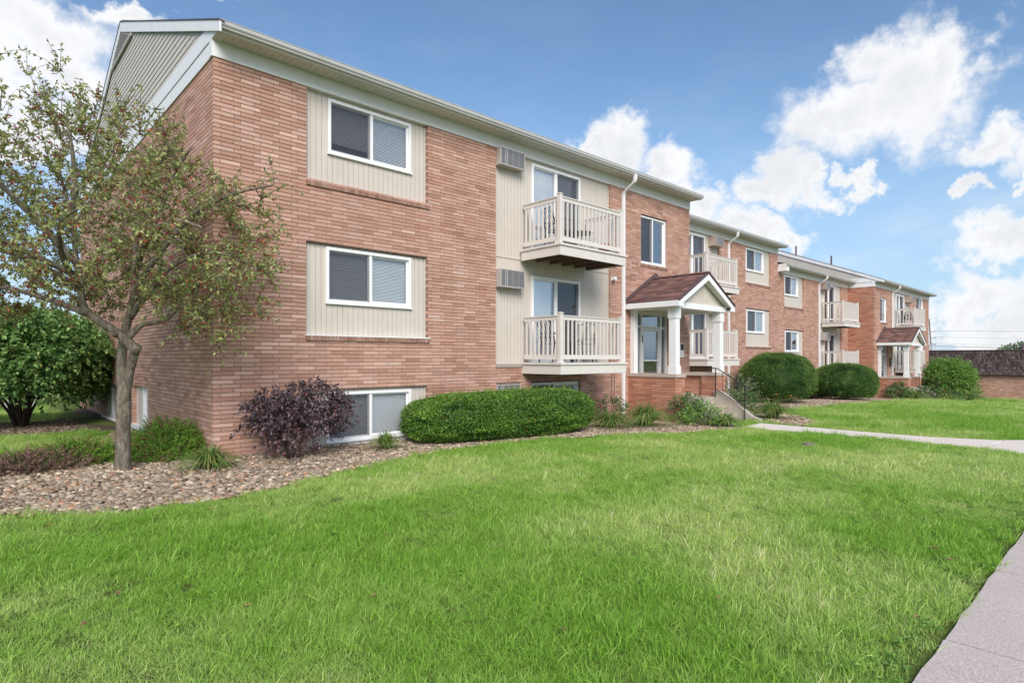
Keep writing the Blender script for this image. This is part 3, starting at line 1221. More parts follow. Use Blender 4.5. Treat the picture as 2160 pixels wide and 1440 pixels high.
def porch(bld, root, px, pw, pz, single=True):
    """gabled entrance porch; px left face, pw wall plane, pz vertical shift from the near one"""
    z = lambda v: v + pz
    yfr = pw - 1.47
    xL, xR = px + 10.6, px + 13.22
    capz = z(1.19)
    holes = ()
    bricks = MB()
    mort = MB()
    zg = gs(px + 11.8, yfr) - .25
    base = round(capz / COURSE) * COURSE - .088 - 30 * COURSE

    def solid(x0, x1, y0, y1):
        a, b = y0 - pw, y1 - pw
        nonlocal bricks
        # front
        for T, s0, s1, cor in ((frame_front(y0), x0, x1, 'A'), (frame_left(x0), y0, y1, 'B'), (frame_right(x1), y0, y1, 'B')):
            bw, m, _ = brick_wall(None, root, T, s0, s1, zg, capz - .088, (), cor, 'porch_brick', None, bricks, base, corner1=('A' if cor == 'A' else None))
        mort = MB()
        mort.box(x0 + .0105, x1 - .0105, y0 + .0105, y1 - .0105, zg, capz - .089)
        mort.build('porch_mortar', 'mortar', bld, root)
    solid(xL, xL + .44, yfr, pw - .002)
    solid(xR - .50, xR, yfr, yfr + .46)
    solid(xR - .42, xR - .04, yfr + .47, pw - .002)
    bricks.build('porch_bricks', 'porch_brick', bld, root, kind='stuff')
    for (x0, x1, y0, y1) in ((xL - .03, xL + .47, yfr - .03, pw - .003), (xR - .53, xR + .03, yfr - .03, pw - .003)):
        m = MB()
        m.box(x0, x1, y0, y1, capz - .088, capz)
        m.build('wall_cap', 'cap_stone', bld, root)
    # columns
    column(bld, root, xL + .04, yfr + .02, capz, z(2.90))
    column(bld, root, xR - .27, yfr + .02, capz, z(2.90))
    # pilaster by the door
    m = MB()
    m.box(xL + .10, xL + .28, pw - .12, pw - .001, capz, z(2.90))
    m.build('pilaster', 'white_trim', bld, root)
    # beams and ceiling
    yb0 = yfr - .04
    m = MB()
    m.box(xL - .02, xL + .28, yb0, pw - .002, z(2.90), z(3.05))
    m.box(xR - .28, xR + .02, yb0, pw - .002, z(2.90), z(3.05))
    m.box(xL + .281, xR - .281, yb0, yb0 + .26, z(2.90), z(3.05))
    m.build('beam', 'white_trim', bld, root)
    m = MB()
    m.box(xL + .281, xR - .281, yb0 + .261, pw - .002, z(2.955), z(2.98))
    m.build('porch_ceiling', 'soffit', bld, root)
    # roof
    xm = (xL + xR) / 2
    xe0, xe1 = xL - .17, xR + .17
    ze, zp = z(3.08), z(3.90)
    yf = yb0 - .17
    m = MB()
    th = .05
    m.prism([(xe0, ze), (xm, zp), (xe1, ze), (xe1, ze - th), (xm, zp - th), (xe0, ze - th)], 'y', yf, pw - .002)
    rf = m.build('porch_roof', 'ridge_metal', bld, root)
    sl_ = math.hypot(xm - xe0, zp - ze)
    ux, uz = (xm - xe0) / sl_, (zp - ze) / sl_
    sh = MB()
    rows = 12
    ex = sl_ / rows
    for side in (0, 1):
        for r in range(rows):
            y = yf - .012 - random.uniform(0, .25)
            while y < pw - .004:
                w = random.uniform(.13, .34)
                ya, yb = max(y, yf - .012), min(y + w, pw - .004)
                y += w
                if yb - ya < .03:
                    continue
                one = MB() if single else sh
                a0, a1 = r * ex - .008, (r + 1) * ex + .02
                h0 = random.choice((.011, .016, .020))
                pts = []
                for (q, h) in ((a0, h0), (a1, .004)):
                    X_ = xe0 + ux * q - uz * h
                    Z_ = ze + uz * q + ux * h
                    X2 = xe0 + ux * q + uz * .002
                    Z2 = ze + uz * q - ux * .002
                    pts += [(X_, Z_), (X2, Z2)]
                if side:
                    pts = [(2 * xm - a, b) for a, b in pts]
                (t0, b0, t1, b1) = pts
                g_ = .0025
                one.add([(t0[0], ya + g_, t0[1]), (t0[0], yb - g_, t0[1]), (t1[0], yb - g_, t1[1]), (t1[0], ya + g_, t1[1]),
                         (b0[0], ya + g_, b0[1]), (b0[0], yb - g_, b0[1]), (b1[0], yb - g_, b1[1]), (b1[0], ya + g_, b1[1])],
                        [(0, 1, 2, 3), (0, 4, 5, 1), (0, 3, 7, 4), (1, 5, 6, 2)],
                        (random.uniform(.75, 1.25), random.random(), random.random() ** 3))
                if single:
                    one.build('shingle', 'shingle', rf, root)
    if not single:
        sh.build('shingles', 'shingle', rf, root, kind='stuff')
    # ridge and wall flashing
    m = MB()
    m.prism([(xm - .10, zp - .01), (xm, zp + .04), (xm + .10, zp - .01), (xm, zp + .022)], 'y', yf - .015, pw - .004)
    m.build('ridge_cap', 'shingle', rf, root)
    m = MB()
    for sg in (0, 1):
        p = [(xe0 - .05, ze + .0), (xm, zp + .05), (xm, zp + .16), (xe0 - .10, ze + .06)]
        if sg:
            p = [(2 * xm - a, b) for a, b in p]
        m.prism(p, 'y', pw - .035, pw - .003)
    m.build('flashing', 'ridge_metal', rf, root)
    # eave fascias
    for x0, x1 in ((xe0 - .004, xe0 + .028), (xe1 - .028, xe1 + .004)):
        m = MB()
        m.box(x0, x1, yf, pw - .003, ze - .155, ze - .012)
        m.build('fascia', 'white_trim', rf, root)
    m = MB()
    m.box(xe0 + .029, xL - .021, yf + .01, pw - .003, ze - .15, ze - .135)
    m.box(xR + .021, xe1 - .029, yf + .01, pw - .003, ze - .15, ze - .135)
    m.box(xL - .05, xL + .05, yf + .031, yb0 - .001, ze - .151, ze - .136)
    m.box(xR - .05, xR + .05, yf + .031, yb0 - .001, ze - .151, ze - .136)
    m.build('eave_soffit', 'soffit', rf, root)
    # gable front: rake boards, returns, siding
    for sg in (0, 1):
        m = MB()
        p = [(xe0, ze - .165), (xe0 + .21, ze - .165), (xe0 + .21, ze - .165 + .10), (xm, zp - .205), (xm, zp - .052), (xe0, ze - .054)]
        if sg:
            p = [(2 * xm - a, b) for a, b in p]
        m.prism(p, 'y', yf - .002, yf + .03)
        m.build('rake_board', 'white_trim', rf, root)
        m = MB()
        p = [(xe0 + .18, ze - .05), (xm, zp - .21), (xm, zp - .19), (xe0 + .16, ze - .035)]
        if sg:
            p = [(2 * xm - a, b) for a, b in p]
        m.prism(p, 'y', yf + .031, yb0 + .02)
        m.build('rake_soffit', 'soffit', rf, root)
        m = MB()
        p = [(xe0 - .02, ze + .004), (xm, zp + .004), (xm, zp + .022), (xe0 - .02, ze + .018)]
        if sg:
            p = [(2 * xm - a, b) for a, b in p]
        m.prism(p, 'y', yf - .02, yf + .05)
        m.build('drip_edge', 'ridge_metal', rf, root)
    x = xL - .03
    gb = MB()
    while x < xR + .03:
        e = x + .0945
        c = (x + e) / 2
        top = min(zp - .12 - abs(q - xm) * (zp - ze) / (xm - xe0) for q in (x, e))
        if top > z(3.052) + .02:
            one = MB() if single else gb
            one.box(x, e, yb0 + .045, yb0 + .075, z(3.052), top)
            if single:
                one.build('gable_board', 'cream_siding', rf, root)
        x += .1015
    if not single:
        gb.build('gable_boards', 'cream_siding', rf, root, kind='stuff')
    m = MB()
    m.prism([(xe0 + .25, z(3.051)), (xe1 - .25, z(3.051)), (xm, zp - .14)], 'y', yb0 + .07, yb0 + .11)
    m.build('gable_backing', 'cream_siding', rf, root)
    # floor
    fl = z(.53)
    m = MB()
    m.box(xL + .45, xR - .43, yfr - .02, pw + .3, fl - .25, fl)
    m.build('porch_floor', 'step_stone', bld, root)
    return fl, yfr, xL, xR


def entrance(bld, root, T, s0, s1, z0, z1, d=-.12):
    """aluminium storefront: door with glass, sidelights, transom"""
    f = MB()
    fw = .05
    w = s1 - s0
    zt = z1 - .42
    cx = (s0 + .42, s0 + 1.40)
    f.tbox(T, s0, s0 + fw, z0, z1, d - .06, d + .04)
    f.tbox(T, s1 - fw, s1, z0, z1, d - .06, d + .04)
    f.tbox(T, s0 + fw, s1 - fw, z1 - fw, z1, d - .06, d + .039)
    f.tbox(T, s0 + fw, s1 - fw, zt, zt + .05, d - .06, d + .039)
    f.tbox(T, s0 + fw, s1 - fw, z0, z0 + .08, d - .06, d + .039)
    for c in cx:
        f.tbox(T, c, c + .05, z0 + .08, zt, d - .06, d + .038)
        f.tbox(T, c, c + .05, zt + .05, z1 - fw, d - .06, d + .038)
    e = f.build('entrance_frame', 'aluminium', bld, root)
    spans = ((s0 + fw, cx[0]), (cx[1] + .05, s1 - fw))
    for a, b in spans:
        m = MB()
        m.tbox(T, a, b, z0 + .08, zt, d - .012, d - .006)
        m.build('pane', 'glass', e, root)
    for a, b in ((s0 + fw, cx[0]), (cx[0] + .05, cx[1]), (cx[1] + .05, s1 - fw)):
        m = MB()
        m.tbox(T, a, b, zt + .05, z1 - fw, d - .012, d - .006)
        m.build('pane', 'glass', e, root)
    a, b = cx[0] + .055, cx[1] - .005
    m = MB()
    ds = .085
    m.tbox(T, a, a + ds, z0 + .03, zt - .005, d - .03, d + .03)
    m.tbox(T, b - ds, b, z0 + .03, zt - .005, d - .03, d + .03)
    m.tbox(T, a + ds, b - ds, zt - .005 - ds, zt - .005, d - .03, d + .029)
    m.tbox(T, a + ds, b - ds, z0 + .03, z0 + .23, d - .03, d + .029)
    dr = m.build('door', 'aluminium', bld, root)
    m = MB()
    m.tbox(T, a + ds, b - ds, z0 + .23, zt - .005 - ds, d - .006, d)
    m.build('pane', 'glass', dr, root)
    m = MB()
    m.tbox(T, a + ds, b - ds, z0 + .98, z0 + 1.02, d + .001, d + .035)
    m.tbox(T, b - ds + .02, b - ds + .045, z0 + .85, z0 + 1.15, d + .03, d + .07)
    m.build('handle', 'aluminium', dr, root)
    m = MB()
    m.tbox(T, a + .01, a + .035, zt - .42, zt - .22, d + .03, d + .045)
    m.build('hinge', 'dark_metal', dr, root)
    return e


def steps(root, px, pw, pz, fl, yfr, label, glabel):
    """concrete steps between cheek walls, with a black rail on the right cheek"""
    t_ = empty('entrance_steps', root, label, 'steps', 'concrete entrance steps')
    x0, x1 = px + 11.15, px + 12.56
    zg = gs((x0 + x1) / 2, yfr - 1.2)
    n = 3
    rise = (fl - zg) / n
    for i in range(n - 1):
        m = MB()
        y1 = yfr - .021 - i * .33
        m.box(x0, x1, y1 - .33, y1, zg - .2, fl - rise * (i + 1))
        m.build('step', 'step_stone', t_, root)
    for xa, xb in ((x0 - .19, x0 - .001), (x1 + .001, x1 + .19)):
        m = MB()
        pts = [(yfr - .001, zg - .3), (yfr - .001, fl + .16), (yfr - .14, fl + .16), (yfr - .28, fl + .10), (yfr - 1.08, zg + .13), (yfr - 1.30, zg + .06), (yfr - 1.36, zg - .3)]
        m.prism(pts, 'x', xa, xb)
        m.build('cheek_wall', 'step_stone', t_, root)
    h = empty('handrail', root, glabel, 'handrail', 'black iron handrails at the entrances')
    xr = x1 - .05
    y0, y1 = yfr - .08, yfr - .92
    za, zb = fl, zg + rise * .6
    ta, tb = fl + .78, zg + .93
    m = MB()
    m.tube([(xr, y0, za), (xr, y0, ta)], .015, 6)
    m.build('rail_post', 'dark_metal', h, root)
    m = MB()
    m.tube([(xr, y1, zb - .1), (xr, y1, tb)], .015, 6)
    m.build('rail_post', 'dark_metal', h, root)
    m = MB()
    m.tube([(xr, y0 + .12, ta - .03), (xr, y0 + .10, ta + .01), (xr, y0, ta + .01), (xr, y0 - .08, ta - .01), (xr, y1, tb), (xr, y1 - .16, tb - .06)], .015, 6)
    m.build('top_rail', 'dark_metal', h, root)
    m = MB()
    m.tube([(xr, y0, za + .22), (xr, y1, zb + .22)], .011, 6)
    m.build('lower_rail', 'dark_metal', h, root)
    for i in range(1, 4):
        q = i / 4
        m = MB()
        m.tube([(xr, y0 + (y1 - y0) * q, za + .22 + (zb - za) * q), (xr, y0 + (y1 - y0) * q, ta + (tb - ta) * q)], .007, 6)
        m.build('baluster', 'dark_metal', h, root)
    return t_


# ------------------------------------------------------------------ near building
NB = empty('apartment_building', (0, 0, 0), 'nearest brick apartment building with a beige sided gable end behind the berry tree', 'building')
R0 = (0, 0, 0)
ZF = 6.215
D1 = 13.4
T1 = frame_front(0)
TL = frame_left(0)


def hole(w, e=0.0):
    return (w[0], w[1], w[2], w[3])


P_TOP = (1.475, 3.945, 4.632, ZF + .02)
P_MID = (1.465, 3.945, 1.995, 3.58)
P_BAS = (1.475, 3.945, .06, 1.045)
BAY = (5.756, 9.80, 1.465, ZF + .02)
BASW = (6.85, 8.60, .10, 1.03)
ACB = (5.77, 6.50, .48, 1.03)
STAIR = (11.20, 12.52, 4.28, 5.65)
DOOR = (10.74, 12.66, .53, 2.985)
H1 = [P_TOP, P_MID, P_BAS, BAY, BASW, ACB, STAIR, DOOR]


def cam_px(x, y, z):
    dx, dy = x - CAMX, y - CAMY
    X_ = dx * .7307 - dy * .6828
    Y_ = dx * .6827 + dy * .7307
    return 1080 + 1252 * X_ / Y_, 755 - 1252 * (z - CAMZ) / Y_


def near_brick(x, y, z):
    u, v = cam_px((x + y) / 2, 0, z)
    if ((u - 300) / 285) ** 2 + ((v - 500) / 190) ** 2 < 1:      # behind the crown of the tree
        return False
    return y < 1.478 and .55 < z and not (510 < u and v > 800)


mbB, mort, chosen = brick_wall(NB, R0, T1, 0, 13.8, -.30, ZF, H1, 'A', single=near_brick, corner1='A')
chosen.sort(key=lambda q: q[0] + abs(q[2] - 3) * .03)
for (x, y, za) in chosen[300:]:
    mbB.tbox(T1, x, y, za, za + BH, -.10, random.uniform(-.0008, .0012), brick_tint(), back=False)
for (x, y, za) in chosen[:300]:
    o = bpy.data.objects.new('brick', brick_mesh(y - x, random.randrange(len(TINTS)), 'brick'))
    C.objects.link(o)
    o.parent = NB
    o.location = (x, random.uniform(-.0012, .0008), za)
LW1 = (4.28, 5.72, .12, 1.02)
LW2 = (7.50, 9.30, .06, .94)
HL = [LW1, LW2]
mbB2, mort2, _ = brick_wall(NB, R0, TL, 0, D1, -.35, ZF, HL, 'B', mb=mbB)
# right return of the near wing and the set-back wing
Y2 = 1.85
TR = frame_right(13.8)
brick_wall(NB, R0, TR, 0, Y2, -.45, ZF, (), 'B', mb=mbB)
_, mort3, _ = brick_wall(NB, R0, TR, 0, Y2, -.45, ZF, (), 'B', mb=MB())
T2 = frame_front(Y2)
DZ2 = .135
ZF2 = ZF + .155
P2_TOP = (21.46, 23.87, 4.82, ZF2 + .02)
P2_MID = (21.50, 23.87, 2.11, 3.72)
BAY2 = (15.0, 19.17, 1.50, ZF2 + .02)
BW2 = (16.2, 17.9, .15, 1.1)
mbB4, mort4, _ = brick_wall(NB, R0, T2, 13.8, 24.66, -.6, ZF2, [P2_TOP, P2_MID, BAY2, BW2], None, mb=mbB)
mbB.build('bricks', 'brick', NB, R0, kind='stuff', normals=False)
for m in (mort, mort2, mort3, mort4):
    m.build('mortar', 'mortar', NB, R0)
# unseen rear and end walls keep the inside dark
m = MB()
m.box(.25, 13.55, D1 - .25, D1, -.5, ZF + .2)
m.box(13.5, 24.6, Y2 + D1 - .25, Y2 + D1, -.7, ZF2 + .2)
m.box(13.35, 13.58, .25, Y2 + D1, -.5, ZF + .2)
m.box(24.42, 24.655, Y2 + .23, Y2 + D1, -.7, ZF2 + .2)
m.build('rear_wall', 'porch_brick', NB, R0)
m = MB()
for zz in (1.25, 3.88, 6.30):
    m.box(.24, 13.34, .24, D1 - .26, zz, zz + .15)
    m.box(13.6, 24.4, Y2 + .24, Y2 + D1 - .26, zz + DZ2, zz + .15 + DZ2)
m.build('floor_slab', 'floor_inside', NB, R0)

zs1 = eave(NB, R0, -.030, 13.8, 0, ZF)
zs2 = eave(NB, R0, 13.8, 24.66, Y2, ZF2)
yr1, zr1, ya1, za1 = roof(NB, R0, -.03, 13.8, 0, zs1, D1)
yr2, zr2, ya2, za2 = roof(NB, R0, 13.802, 24.66, Y2, zs2, D1, slope=.27)
gable(NB, R0, 0, 0, ZF, D1, zs1, yr1, zr1, ya1, za1)
m = MB()     # plain end gables on the right-hand sides
m.prism([(0, ZF), (D1, ZF), (yr1, zr1 - .05)], 'x', 13.6, 13.795)
m.prism([(Y2, ZF2), (Y2 + D1, ZF2), (yr2, zr2 - .05)], 'x', 24.45, 24.65)
m.box(13.45, 13.797, -.37, .3, zs1 + .001, zs1 + .10)
m.build('end_gable', 'cream_siding', NB, R0)

# window panels of the near wing
def panel_window(bld, root, T, P, W_, d=-.075, single=True, sill=True, ledge=True, blind=(1, 1), detail=True, screen=True, label=None):
    h = (W_[0] + .004, W_[1] - .004, W_[2] + .004, min(W_[3] - .004, P[3] - .01))
    siding(bld, root, T, P[0], P[1], P[2], P[3] - .001, d, [h], single=single)
    w = window(bld, root, T, *W_, d, blind=blind, detail=detail, screen=screen, label=label)
    if sill:
        rowlock_sill(bld, root, T, P[0] - .01, P[1] + .04, P[2] - .004, ledge=ledge)
    return w


panel_window(NB, R0, T1, P_TOP, (1.885, 3.60, 5.19, 6.145), blind=(.80, 1), ledge=False)
panel_window(NB, R0, T1, P_MID, (1.85, 3.60, 2.57, 3.545), blind=(1, 1))
panel_window(NB, R0, T1, P_BAS, (1.85, 3.60, .125, 1.0), blind=(1, 1), sill=False)
m = MB()
m.tbox(T1, 1.44, 3.98, .03, .075, -.05, .035)
m.build('sill', 'white_trim', NB, R0)
# windows in the end wall
for P, W_ in ((LW1, (4.30, 5.06, .19, .99)), (LW2, (7.52, 8.60, .13, .91))):
    siding(NB, R0, TL, P[0], P[1], P[2], P[3], -.09, [W_], single=False)
    window(NB, R0, TL, *W_, -.09, blind=(.5, 1), detail=False)
    m = MB()
    m.tbox(TL, P[0] - .02, P[1] + .02, P[2] - .05, P[2] + .03, -.08, .05)
    m.build('sill', 'white_trim', NB, R0)
# balcony bay of the near wing
DRU = (6.90, 8.625, 4.07, 6.13)
DRL = (6.90, 8.625, 1.495, 3.515)
siding(NB, R0, T1, BAY[0], BAY[1], 3.87, BAY[3] - .001, -.06, [DRU])
siding(NB, R0, T1, BAY[0], BAY[1], BAY[2], 3.84, -.065, [DRL])
m = MB()
m.tbox(T1, BAY[0], BAY[1], 3.838, 3.872, -.10, -.048)
m.build('belt_trim', 'cream_siding', NB, R0)
window(NB, R0, T1, *DRU, -.055, kind='sliding_door', vertical=(1, .75), fw=.06, screen_side=1)
window(NB, R0, T1, *DRL, -.055, kind='sliding_door', vertical=(.9, 0), fw=.06, screen_side=1)
window(NB, R0, T1, BASW[0] + .01, BASW[1] - .01, BASW[2] + .01, BASW[3] - .01, -.10, blind=(.3, 1))
m = MB()
m.tbox(T1, BAY[0] - .005, BAY[1] + .01, 1.395, 1.462, -.09, .028)
m.build('bay_ledge', 'bay_ledge', NB, R0)
air_conditioner(NB, R0, T1, 5.765, 6.50, 5.82, 6.205, -.2, .15)
air_conditioner(NB, R0, T1, 5.765, 6.50, 3.155, 3.55, -.2, .15)
air_conditioner(NB, R0, T1, 5.775, 6.49, .49, 1.02, -.2, .02)
balcony(NB, R0, 6.53, 8.86, 0, -1.19, 4.06)
balcony(NB, R0, 6.55, 8.88, 0, -1.19, 1.50)
downspout(NB, R0, 10.31, 0, -.44, ZF + .26, .06)
# small camera under the upper balcony
m = MB()
m.box(9.83, 9.95, -.11, -.002, 3.66, 3.75)
m.tube([(9.86, -.09, 3.70), (9.80, -.20, 3.66)], .03, 8)
m.build('security_camera', 'white_vinyl', NB, R0)
# cables beside the downspout
for dx in (0, .11):
    m = MB()
    m.tube([(9.85 + dx, -.012, 1.30), (9.855 + dx, -.012, .9), (9.86 + dx * .8, -.012, .05)], .006, 5)
    m.build('cable', 'black_plastic', NB, R0)
# stair window
window(NB, R0, T1, STAIR[0] + .01, STAIR[1] - .01, STAIR[2] + .015, STAIR[3] - .01, -.07, blind=(0, .0), fw=.045)
rowlock_sill(NB, R0, T1, STAIR[0] - .02, STAIR[1] + .04, STAIR[2] - .004, ledge=False)
fl, yfr, pxL, pxR = porch(NB, R0, 0, 0, 0)
entrance(NB, R0, T1, DOOR[0] + .16, DOOR[1] - .01, DOOR[2], DOOR[3] - .10)
m = MB()
m.tbox(T1, DOOR[0] + .002, DOOR[1] - .002, DOOR[3] - .10, DOOR[3] - .002, -.2, -.06)
m.build('door_head', 'soffit', NB, R0)
m = MB()
m.tbox(T1, 13.19, 13.42, 1.62, 2.06, -.002, .04)
ic = m.build('intercom', 'aluminium', NB, R0)
m = MB()
m.tbox(T1, 13.215, 13.395, 1.84, 2.03, .04, .046)
m.build('intercom_window', 'black_plastic', ic, R0)
ST1 = steps((11.85, -2.2, -.08), 0, 0, 0, fl, yfr, 'concrete steps with sloping cheek walls up to the nearer gabled porch', 'black iron handrail on the right of the nearer porch steps')

# set-back wing
panel_window(NB, R0, T2, P2_TOP, (21.62, 23.30, 5.345, 6.28), single=False, detail=False, blind=(1, 1))
panel_window(NB, R0, T2, P2_MID, (21.68, 23.40, 2.70, 3.67), single=False, detail=False)
DR2U = (16.4, 18.16, 4.21, 6.27)
DR2L = (16.4, 18.20, 1.60, 3.62)
siding(NB, R0, T2, BAY2[0], BAY2[1], 4.0, BAY2[3] - .001, -.06, [DR2U], single=False)
siding(NB, R0, T2, BAY2[0], BAY2[1], BAY2[2], 3.99, -.065, [DR2L], single=False)
window(NB, R0, T2, *DR2U, -.055, kind='sliding_door', blind=(0, .96), fw=.06, screen_side=1, detail=False)
window(NB, R0, T2, *DR2L, -.055, kind='sliding_door', blind=(0, .96), fw=.06, screen_side=1, detail=False)
window(NB, R0, T2, BW2[0] + .01, BW2[1] - .01, BW2[2] + .01, BW2[3] - .01, -.10, blind=(0, .5), detail=False)
air_conditioner(NB, R0, T2, 18.44, 19.08, 5.94, 6.31, -.2, .27, 'unit_case_tan')
air_conditioner(NB, R0, T2, 18.44, 19.08, 3.30, 3.67, -.2, .27, 'unit_case_tan')
balcony(NB, R0, 16.22, 18.60, Y2, Y2 - 1.12, 4.24, 6, 15)
balcony(NB, R0, 16.24, 18.62, Y2, Y2 - 1.12, 1.575, 6, 15)
downspout(NB, R0, 19.88, Y2, Y2 - .44, ZF2 + .26, -.2)

# ------------------------------------------------------------------ far building
RB = (24.66, 1.85, -.4)
FB = empty('apartment_building', RB, 'far brick apartment building stepping down past the clipped hedges, with the second small porch', 'building')
DB = -.645
T3 = frame_front(Y2)
ZF3 = 5.555
P3_TOP = (25.39, 27.66, 4.03, ZF3 + .02)
P3_LOW = (25.42, 27.68, 1.34, 2.935)
BAY3 = (29.80, 32.87, .83, ZF3 + .02)
fb = MB()
X4, Y4 = 34.0, .52
_, m3, _ = brick_wall(FB, RB, T3, 24.66, X4, -1.2, ZF3, [P3_TOP, P3_LOW, BAY3], None, mb=fb, base=.02)
T4 = frame_front(Y4)
TL4 = frame_left(X4)
WIN4 = (35.06, 36.30, 3.64, 5.01)
BAY4 = (37.29, 41.20, .83, ZF3 + .02)
WIN4B = (42.72, 44.52, 4.55, ZF3 + .02)
WIN4C = (42.72, 44.52, 1.9, 2.95)
DOOR4 = (34.66, 36.60, -.1, 2.36)
_, m4, _ = brick_wall(FB, RB, T4, X4, 45.9, -1.6, ZF3, [WIN4, BAY4, WIN4B, WIN4C, DOOR4], 'A', mb=fb, base=.02)
# the return wall facing the lawn; its shaded tone painted in with redder brick
rb = MB()
_, m5, _ = brick_wall(FB, RB, TL4, Y4, Y2 + .1, -1.6, ZF3, (), 'B', mb=rb, base=.02)
fb.build('bricks', 'brick', FB, RB, kind='stuff', normals=False)
rb.build('bricks', 'porch_brick', FB, RB, kind='stuff', normals=False)
for m in (m3, m4, m5):
    m.build('mortar', 'mortar', FB, RB)
m = MB()
m.box(24.7, 34.2, Y2 + D1 - .25, Y2 + D1, -1.6, ZF3 + .2)
m.box(34.0, 45.9, Y4 + D1 - .25, Y4 + D1, -1.8, ZF3 + .2)
m.box(45.65, 45.895, Y4 + .23, Y4 + D1 - .26, -1.8, ZF3 + .2)
m.box(34.02, 34.25, Y2 + .3, Y4 + D1 - .26, -1.8, ZF3 + .2)
m.build('rear_wall', 'brick', FB, RB)
m = MB()
for zz in (.6, 3.23, 5.65):
    m.box(24.7, 34.0, Y2 + .24, Y2 + D1 - .26, zz, zz + .15)
    m.box(34.26, 45.6, Y4 + .24, Y4 + D1 - .26, zz, zz + .15)
m.build('floor_slab', 'floor_inside', FB, RB)
zs3 = eave(FB, RB, 24.66, X4 - .06, Y2, ZF3)
zs4 = eave(FB, RB, X4 - .030, 45.9, Y4, ZF3)
yr3, zr3, ya3, za3 = roof(FB, RB, 24.665, X4 - .14, Y2, zs3, D1, slope=.27)
yr4, zr4, ya4, za4 = roof(FB, RB, X4 - .03, 45.9, Y4, zs4, D1)
gable(FB, RB, X4, Y4, ZF3, D1, zs4, yr4, zr4, ya4, za4, single=True, vent=False)
m = MB()
m.prism([(Y4, ZF3), (Y4 + D1, ZF3), (yr4, zr4 - .05)], 'x', 45.7, 45.895)
m.build('end_gable', 'cream_siding', FB, RB)
m = MB()     # boxed eave return against the higher wing
m.box(24.662, 24.95, Y2 - .40, Y2 - .023, ZF3 + .02, zs3 + .11)
m.build('eave_return', 'white_trim', FB, RB)
for x, y in ((35.3, 5.2), (36.6, 3.6)):
    m = MB()
    z = za4 + SLOPE * (y - ya4)
    m.tube([(x, y, z - .1), (x, y, z + .62)], .05, 8)
    m.build('vent_pipe', 'ridge_metal', FB, RB)
panel_window(FB, RB, T3, P3_TOP, (25.53, 27.10, 4.575, 5.50), single=False, detail=False, blind=(0, 1), ledge=False)
panel_window(FB, RB, T3, P3_LOW, (25.60, 27.18, 1.915, 2.89), single=False, detail=False, blind=(.0, .45))
siding(FB, RB, T3, BAY3[0], BAY3[1], BAY3[2], BAY3[3] - .001, -.06, [(30.45, 31.98, 3.46, 5.50), (30.47, 32.02, .90, 2.90)], single=False)
window(FB, RB, T3, 30.45, 31.98, 3.46, 5.50, -.055, kind='sliding_door', vertical=(.4, 0), fw=.06, screen_side=1)
window(FB, RB, T3, 30.47, 32.02, .90, 2.90, -.055, kind='sliding_door', vertical=(.4, 0), fw=.06, screen_side=1)
air_conditioner(FB, RB, T3, 29.84, 30.48, 5.16, 5.53, -.2, .28, 'unit_case_tan')
air_conditioner(FB, RB, T3, 29.84, 30.48, 2.53, 2.92, -.2, .28)
balcony(FB, RB, 30.06, 32.50, Y2, Y2 - 1.07, 3.47, 6, 15)
balcony(FB, RB, 30.08, 32.52, Y2, Y2 - 1.07, .93, 6, 15)
downspout(FB, RB, 29.56, Y2, Y2 - .44, ZF3 + .26, -.5)
window(FB, RB, T4, WIN4[0] + .01, WIN4[1] - .01, WIN4[2] + .015, WIN4[3] - .01, -.07, blind=(0, .6), fw=.045, detail=False)
rowlock_sill(FB, RB, T4, WIN4[0] - .02, WIN4[1] + .04, WIN4[2] - .004, ledge=False)
siding(FB, RB, T4, BAY4[0], BAY4[1], BAY4[2], BAY4[3] - .001, -.06, [(38.3, 39.85, 3.50, 5.42), (38.4, 40.0, .9, 2.85)], single=False)
window(FB, RB, T4, 38.3, 39.85, 3.50, 5.42, -.055, kind='sliding_door', blind=(0, .9), fw=.06, screen_side=1, detail=False)
window(FB, RB, T4, 38.4, 40.0, .9, 2.85, -.055, kind='sliding_door', blind=(0, .9), fw=.06, screen_side=1, detail=False)
air_conditioner(FB, RB, T4, 40.27, 40.95, 5.06, 5.44, -.2, .30, 'unit_case_tan')
balcony(FB, RB, 38.05, 40.40, Y4, Y4 - 1.02, 3.50, 6, 15)
balcony(FB, RB, 37.9, 40.42, Y4, Y4 - 1.02, .99, 6, 15)
window(FB, RB, T4, WIN4B[0] + .01, WIN4B[1] - .01, WIN4B[2] + .01, ZF3 - .01, -.07, blind=(0, 1), detail=False)
window(FB, RB, T4, WIN4C[0] + .01, WIN4C[1] - .01, WIN4C[2] + .01, WIN4C[3] - .01, -.07, blind=(0, 1), detail=False)
downspout(FB, RB, 37.2, Y4, Y4 - .44, ZF3 + .26, -.7)
fl4, yfr4, pxL4, pxR4 = porch(FB, RB, 23.95, Y4, -.62, single=False)
entrance(FB, RB, T4, DOOR4[0] + .16, DOOR4[1] - .01, DOOR4[2] + .01, DOOR4[3] - .10)
m = MB()
m.tbox(T4, 36.75, 36.93, 1.1, 1.6, -.002, .06)
m.build('intercom', 'black_plastic', FB, RB)
ST2 = steps((35.8, -1.6, -.7), 23.95, Y4, -.62, fl4, yfr4, 'concrete steps with cheek walls below the far small porch', 'black iron handrail at the far porch steps')

